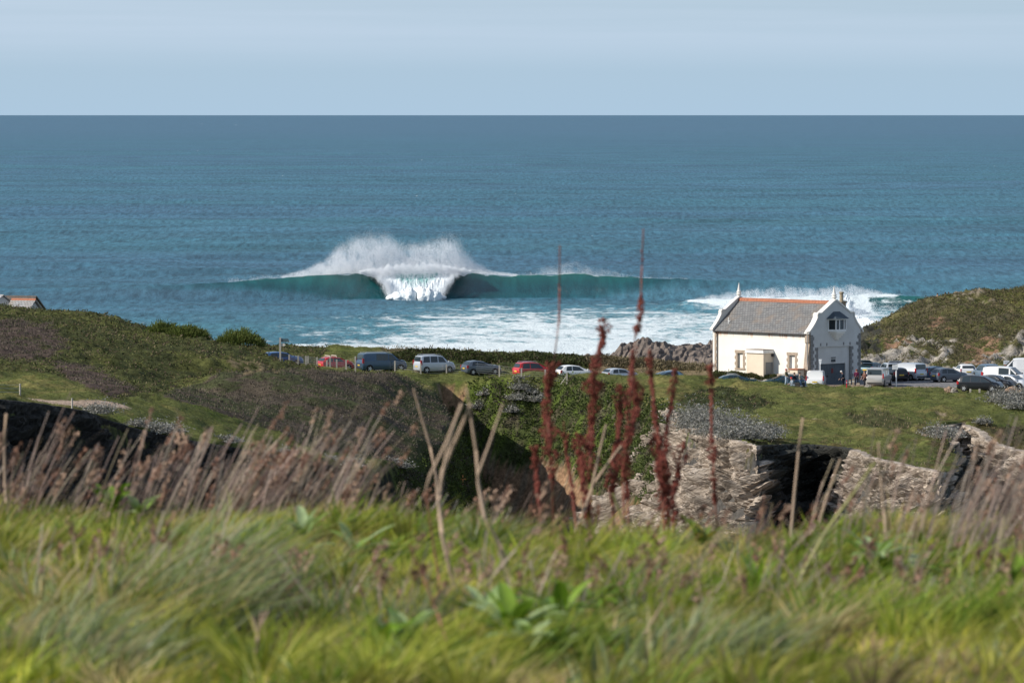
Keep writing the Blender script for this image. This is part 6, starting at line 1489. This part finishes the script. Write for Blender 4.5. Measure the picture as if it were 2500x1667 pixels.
# red-brown dock: each stalk a plant of its own
M_dock = mat('rust_red_seed', (.19, .045, .032), .85, noise=.4, nscale=40); M_dockstem = mat('dark_red_stem', (.20, .08, .055), .7)
def dock(path, Y, label, clumps, wid=.020, dens=1.0):
    """path: photo polyline from top to base at distance Y; clumps: stretches (0..1 of the path) that carry seed"""
    path = [p for p in path if p[1] <= 1250]; path.append((path[-1][0] + 6, 1285)); Y = min(20.5, nhit(path[-1][0], 1285).y) + (Y - 13.5) * .25; K = Y / 13.5
    P = [Vector(pt(u, v, Y + .12 * math.sin(i * 1.7))) for i, (u, v) in enumerate(path)]
    base = P[-1]; gzv = float(near_z(base.x, base.y)); root = empty('dock_plant', (base.x, base.y, gzv), label=label, cat='plant', group='rusty dock stalks')
    o = Vector(root.location); P = [p - o for p in P] + [Vector((0, 0, -.03))]
    if P[-2].z < .02: P.pop(-2)
    n_ = len(P); MB().tube(P, [(.0018 + .0022 * i / n_) * K for i in range(n_)], 6).build('stem', M_dockstem, root, smooth=True)
    seg = [0]
    for a, c in zip(P[:-1], P[1:]): seg.append(seg[-1] + (c - a).length)
    tot = seg[-1]; V = []; Fc = []
    oct_ = np.array([(1, 0, 0), (-1, 0, 0), (0, 1, 0), (0, -1, 0), (0, 0, 1), (0, 0, -1)], float); of = [(0, 2, 4), (2, 1, 4), (1, 3, 4), (3, 0, 4), (2, 0, 5), (1, 2, 5), (3, 1, 5), (0, 3, 5)]
    for (a, c, w_) in clumps:
        m = int((c - a) * tot / K * 980 * dens * w_)
        for _ in range(m):
            s_ = random.uniform(a, c) * tot; i = max(k for k in range(len(seg)) if seg[k] <= s_ + 1e-9); i = min(i, len(P) - 2)
            p = P[i].lerp(P[i + 1], (s_ - seg[i]) / max(1e-6, seg[i + 1] - seg[i]))
            lump = .2 + 1.0 * abs(math.sin(s_ / K * 31 + Y * 3)) * (.6 + .4 * math.sin(s_ * 13 + Y)) * random.uniform(.6, 1)
            r_ = wid * 1.3 * K * w_ * lump * math.sqrt(random.random()); th = random.uniform(0, 6.283)
            q = p + Vector((math.cos(th) * r_, math.sin(th) * r_, random.uniform(-.006, .006)))
            n0 = len(V); sz = random.uniform(.0022, .0042) * K; V += [tuple(q + Vector(v) * sz) for v in oct_ * np.array([1, 1, 1.4])]; Fc += [(f[0] + n0, f[1] + n0, f[2] + n0) for f in of]
    np_mesh('seed_spikes', V, Fc, M_dock, smooth=False, parent=root)
dock([(1367, 600), (1366, 700), (1365, 780), (1353, 880), (1338, 950), (1335, 1010), (1342, 1080), (1347, 1150), (1345, 1260), (1350, 1330)], 13.5, 'tall dock stalk rising highest at the left of the red cluster, before the sea', [(.12, .26, .16), (.36, .78, 1.2)], .021)
dock([(1474, 776), (1472, 830), (1462, 860), (1448, 920), (1452, 980), (1443, 1040), (1440, 1120), (1432, 1200), (1425, 1320)], 13.8, 'dock stalk with a dense dark tip ending just above the parked white hatchback', [(0, .18, .8), (.2, .72, 1.15)], .020)
dock([(1571, 560), (1567, 650), (1565, 730), (1562, 780), (1551, 820), (1545, 880), (1540, 960), (1532, 1060), (1520, 1180), (1510, 1330)], 12.4, 'thin dock stalk whose faint tip reaches the open sea above the wave', [(.06, .16, .10), (.2, .29, .6), (.31, .38, .5), (.42, .62, .8), (.62, .8, .6)], .019)
dock([(1586, 850), (1590, 920), (1596, 990), (1608, 1080), (1625, 1200), (1640, 1330)], 13.2, 'slender dock stalk crossing the turf edge, right of the faint tall one', [(.02, .7, .62)], .018)
dock([(1551, 925), (1556, 990), (1545, 1040), (1520, 1100), (1495, 1190), (1480, 1320)], 13.6, 'short dark dock spike leaning left over the green slope', [(0, .45, .95), (.5, .75, .55)], .019)
dock([(1648, 900), (1640, 980), (1625, 1060), (1618, 1130), (1628, 1200), (1650, 1320)], 13.0, 'dock stalk with a pale pink middle before the pale buttress', [(0, .4, .6), (.4, .8, 1.1)], .019)
dock([(1735, 890), (1737, 960), (1738, 1060), (1742, 1150), (1746, 1230), (1750, 1330)], 12.6, 'dock stalk set apart at the right in front of the pale rock', [(0, .12, .7), (.15, .4, .45), (.4, .5, .9), (.55, .75, .5)], .018)
dock([(1412, 1060), (1418, 1120), (1424, 1180), (1436, 1250), (1440, 1330)], 13.4, 'low dock spike between the first two tall stalks', [(0, .7, 1.0)], .018)
dock([(1515, 940), (1514, 1010), (1508, 1080), (1492, 1160), (1475, 1320)], 13.9, 'dark red dock spike just left of the short leaning one', [(0, .7, .9)], .018)
dock([(1306, 1090), (1308, 1150), (1316, 1220), (1325, 1330)], 13.1, 'lowest dock spike at the far left of the red cluster', [(0, .6, .8)], .017)
dock([(1668, 1080), (1655, 1160), (1640, 1220), (1620, 1330)], 13.7, 'ragged dock spike at the foot of the pale rock, right of centre', [(0, .8, .9)], .02)
dock([(1600, 1060), (1608, 1120), (1615, 1180), (1600, 1330)], 13.4, 'bushy dark dock spike low in the middle of the red cluster', [(0, .8, 1.1)], .021)
dock([(1533, 1105), (1530, 1180), (1520, 1330)], 13.0, 'short dock spike low between dark stalks', [(0, .5, .8)], .016)
dock([(1376, 1030), (1385, 1110), (1400, 1220), (1405, 1330)], 14.2, 'thin dock side stalk close to the tall left stalk', [(.1, .7, .6)], .016)

# pale dry stalks standing by themselves
M_stalk = mat('bleached_stalk', (.46, .34, .25), .8, noise=.25, nscale=20); M_stalkg = mat('yellow_green_stalk', (.34, .33, .13), .7, noise=.2, nscale=20); M_stalkr = mat('reddish_stalk', (.34, .16, .11), .8, noise=.25, nscale=20)
def stalk(path, Y, w, m, label, forks=()):
    Y0_ = Y; Y = nhit(path[-1][0], min(1655, max(1290, path[-1][1]))).y; w = w * 1.0 * Y / 14
    P = [Vector(pt(u, v, Y + .05 * math.sin(i))) for i, (u, v) in enumerate(path)]; b_ = P[-1]
    root = empty('dry_stalk', (b_.x, b_.y, float(near_z(b_.x, b_.y))), label=label, cat='stalk', group='single dry stalks'); o = Vector(root.location); Q = [p - o for p in P] + ([Vector((0, 0, -.02))] if P[-1].z - o.z > 0 else [])
    n_ = len(Q); MB().tube(Q, [w * (.55 + .45 * i / n_) for i in range(n_)], 6).build('stem', m, root, smooth=True)
    for fk in forks:
        F_ = [Vector(pt(u, v, Y)) - o for (u, v) in fk]; MB().tube(F_, [w * .45 + w * .4 * i / len(F_) for i in range(len(F_))], 6).build('fork', m, root, smooth=True)
stalk([(1150, 985), (1110, 1080), (1080, 1150), (1072, 1220), (1078, 1300), (1100, 1400), (1130, 1500)], 14.5, .0075, M_stalk, 'thick pale forked stalk left of centre, tallest of the pale ones', forks=[[(1118, 1010), (1092, 1100), (1074, 1190)], [(1020, 1260), (1050, 1160), (1090, 1080), (1128, 985)]])
stalk([(1140, 950), (1150, 1020), (1162, 1100), (1168, 1180), (1182, 1260), (1225, 1340), (1255, 1440)], 13.8, .0062, M_stalk, 'pale stalk leaning left that crosses in front of the dark gully', forks=[[(1228, 985), (1196, 1080), (1166, 1160)]])
stalk([(1010, 950), (1030, 1020), (1050, 1090), (1065, 1160), (1070, 1260)], 14.2, .005, M_stalk, 'thin brownish stalk bending left over the heather mound')
stalk([(1560, 1035), (1500, 1110), (1450, 1180), (1420, 1260), (1390, 1340)], 13.5, .006, M_stalk, 'pinkish stalk slanting right across the dock cluster', forks=[[(1480, 1035), (1462, 1110), (1445, 1190)]])
stalk([(1497, 1205), (1520, 1270), (1540, 1320), (1562, 1370)], 13.0, .0055, M_stalkg, 'short yellow stalk slanting down to the right below the docks')
stalk([(2135, 1130), (2080, 1210), (2020, 1290), (1975, 1370), (1945, 1430), (1935, 1490)], 12.5, .0065, M_stalkg, 'long green yellow stem slanting right before the black hollow')
stalk([(2052, 1120), (2030, 1180), (2000, 1270), (1980, 1310)], 14.5, .0055, M_stalk, 'faint pinkish stem in front of the black hollow')
stalk([(1960, 1020), (1950, 1100), (1940, 1200), (1930, 1320)], 14.0, .0055, M_stalk, 'upright grey pink stem at the left edge of the black hollow')
stalk([(2145, 1080), (2150, 1160), (2158, 1250), (2165, 1340), (2170, 1400)], 13.8, .0055, M_stalk, 'pale upright stem before the slanting rock slabs')
stalk([(2235, 1270), (2225, 1330), (2215, 1400)], 13.8, .005, M_stalk, 'short grey stem beneath the slanting rock slabs')
stalk([(1190, 1270), (1222, 1350), (1250, 1410), (1262, 1470)], 12.6, .006, M_stalkg, 'green kinked stem with orange tip in the middle foreground')
stalk([(1000, 1330), (1030, 1400), (1062, 1480), (1090, 1560), (1110, 1620)], 12.6, .005, M_stalkr, 'reddish stem leaning left in the middle foreground')
stalk([(1040, 1200), (1052, 1290), (1070, 1400), (1080, 1480)], 13.0, .0045, M_stalkr, 'slim reddish upright stem beside the thick pale stalk')
stalk([(640, 1495), (628, 1560), (625, 1640), (622, 1700)], 12.0, .007, M_stalk, 'broken grey stalk standing in the dark tussock hollow at lower left', forks=[[(655, 1490), (640, 1520), (630, 1560)], [(618, 1505), (626, 1540)]])
stalk([(745, 1560), (742, 1500), (725, 1460), (690, 1440), (650, 1435)][::-1], 12.2, .005, M_stalk, 'arched straw stalk curling over the dark tussock hollow')
stalk([(1540, 1600), (1590, 1520), (1620, 1470)][::-1], 12.2, .005, M_stalk, 'dry twig slanting right in the lower centre')
stalk([(2240, 1395), (2300, 1410), (2380, 1420), (2460, 1430)], 12.8, .006, M_stalk, 'curled pale stem lying sideways by the right edge')
stalk([(2110, 1380), (2060, 1440), (2010, 1480)], 12.8, .005, M_stalkr, 'dark red twig slanting left in the right foreground')
stalk([(15, 1010), (10, 1090), (12, 1180), (20, 1260)], 14.5, .0065, M_stalk, 'pale upright stem at the far left edge')

# broad leaved plants
M_bl = [attr_mat('broad_leaf', rough=.42, spec=.4, transl=.35, var=.15, vscale=30)]
def leaf(root, a0, el, L, w, col, curl):
    n_ = 9; t = np.linspace(0, 1, n_); ang = el - curl * t
    step = L / (n_ - 1); r = np.cumsum(np.cos(ang)) * step; z = np.cumsum(np.sin(ang)) * step
    wd_ = w * np.sin(np.pi * np.clip(t * .92 + .06, 0, 1)) ** .75
    ca, sa = math.cos(a0), math.sin(a0); V = []
    for i in range(n_):
        for s_ in (-1, -.5, 0, .5, 1): V.append((r[i] * ca - sa * wd_[i] * s_ * .5, r[i] * sa + ca * wd_[i] * s_ * .5, z[i] + abs(s_) * wd_[i] * .18))
    F_ = grid_faces(5, n_); c = np.tile(np.array(col), (len(V), 1)); np_mesh('leaf', V, F_, M_bl[0], c, parent=root)
def rosette(u, v, label, n, L, w, cols,  el=(.7, 1.4), name='broad_leaved_plant', lean=0.0, adir=None):
    c = nhit(u, v) + Vector((0, -.06, .05)); r = empty(name, c, random.uniform(0, 6) if adir is None else 0, label=label, cat='plant', group='broad leaved plants in the grass')
    n = n + 4
    for i in range(n):
        a0 = i * 6.283 / n + random.uniform(-.3, .3) if adir is None else adir + random.uniform(-.9, .9)
        leaf(r, a0, random.uniform(*el), L * .85 * random.uniform(.55, 1.2), w * .9 * random.uniform(.8, 1.2), cols[i % len(cols)], random.uniform(.3, 1.1))
G1 = [(.17, .30, .02), (.14, .25, .02), (.22, .34, .04)]; G2 = [(.32, .44, .17), (.38, .48, .24), (.24, .36, .07)]
dead('dead_stems', [-900, -40], [1225, 1225], 240, .14, .44, .6, 'dead stems beyond the left edge', DB)
dead('dead_stems', [2540, 3400], [1320, 1310], 200, .14, .5, .55, 'dead stems beyond the right edge', DB)
rosette(275, 1290, 'bright green broad leaves standing up on the left brow', 9, .17, .040, G1, (1.0, 1.5))
rosette(345, 1285, 'smaller broad leaves just right of the bright left clump', 6, .13, .035, G2, (.6, 1.4))
rosette(745, 1350, 'two pale green leaves catching light in the left centre', 5, .14, .040, G2, (.9, 1.5))
rosette(865, 1385, 'broad leaf plant with one leaf pointing right, left of the pale stalk', 5, .15, .042, G2, (.4, 1.2))
rosette(985, 1640, 'large pale spoon-shaped leaves at the bottom centre', 7, .15, .055, G2, (1.0, 1.45))
rosette(935, 1650, 'dark green leaves left of the large pale leaves', 6, .13, .035, G1, (.8, 1.4))
rosette(1190, 1580, 'mixed broad leaves at the foot of the green kinked stem', 10, .16, .042, G2 + G1, (.5, 1.4))
rosette(1250, 1600, 'shiny broad leaves in the very middle of the foreground', 10, .16, .045, G1 + G2, (.5, 1.4))
rosette(1370, 1560, 'glossy yellow green leaves right of the middle clump', 10, .16, .05, G1, (.4, 1.3))
rosette(1440, 1520, 'rounded shiny leaves highest in the middle clump', 7, .13, .045, G1, (.4, 1.2))
rosette(1290, 1620, 'low crinkled leaves at the bottom of the middle clump', 8, .11, .04, G2, (.3, 1.0))
rosette(2130, 1410, 'light green leaves spreading sideways in the right foreground', 9, .17, .035, G2, (.3, 1.2))
rosette(2220, 1440, 'long green leaf and stems pointing right near the right edge', 7, .18, .032, G2 + G1, (.3, 1.0))
rosette(2480, 1500, 'upright green blades at the right edge', 8, .18, .028, G1, (.9, 1.5))
rosette(1840, 1490, 'single bright leaf upright in the right foreground', 4, .13, .03, G1, (1.1, 1.5))
rosette(1710, 1370, 'yellowing leaves below the apart dock stalk', 6, .13, .035, [(.28, .24, .04), (.14, .2, .03)], (.8, 1.4))
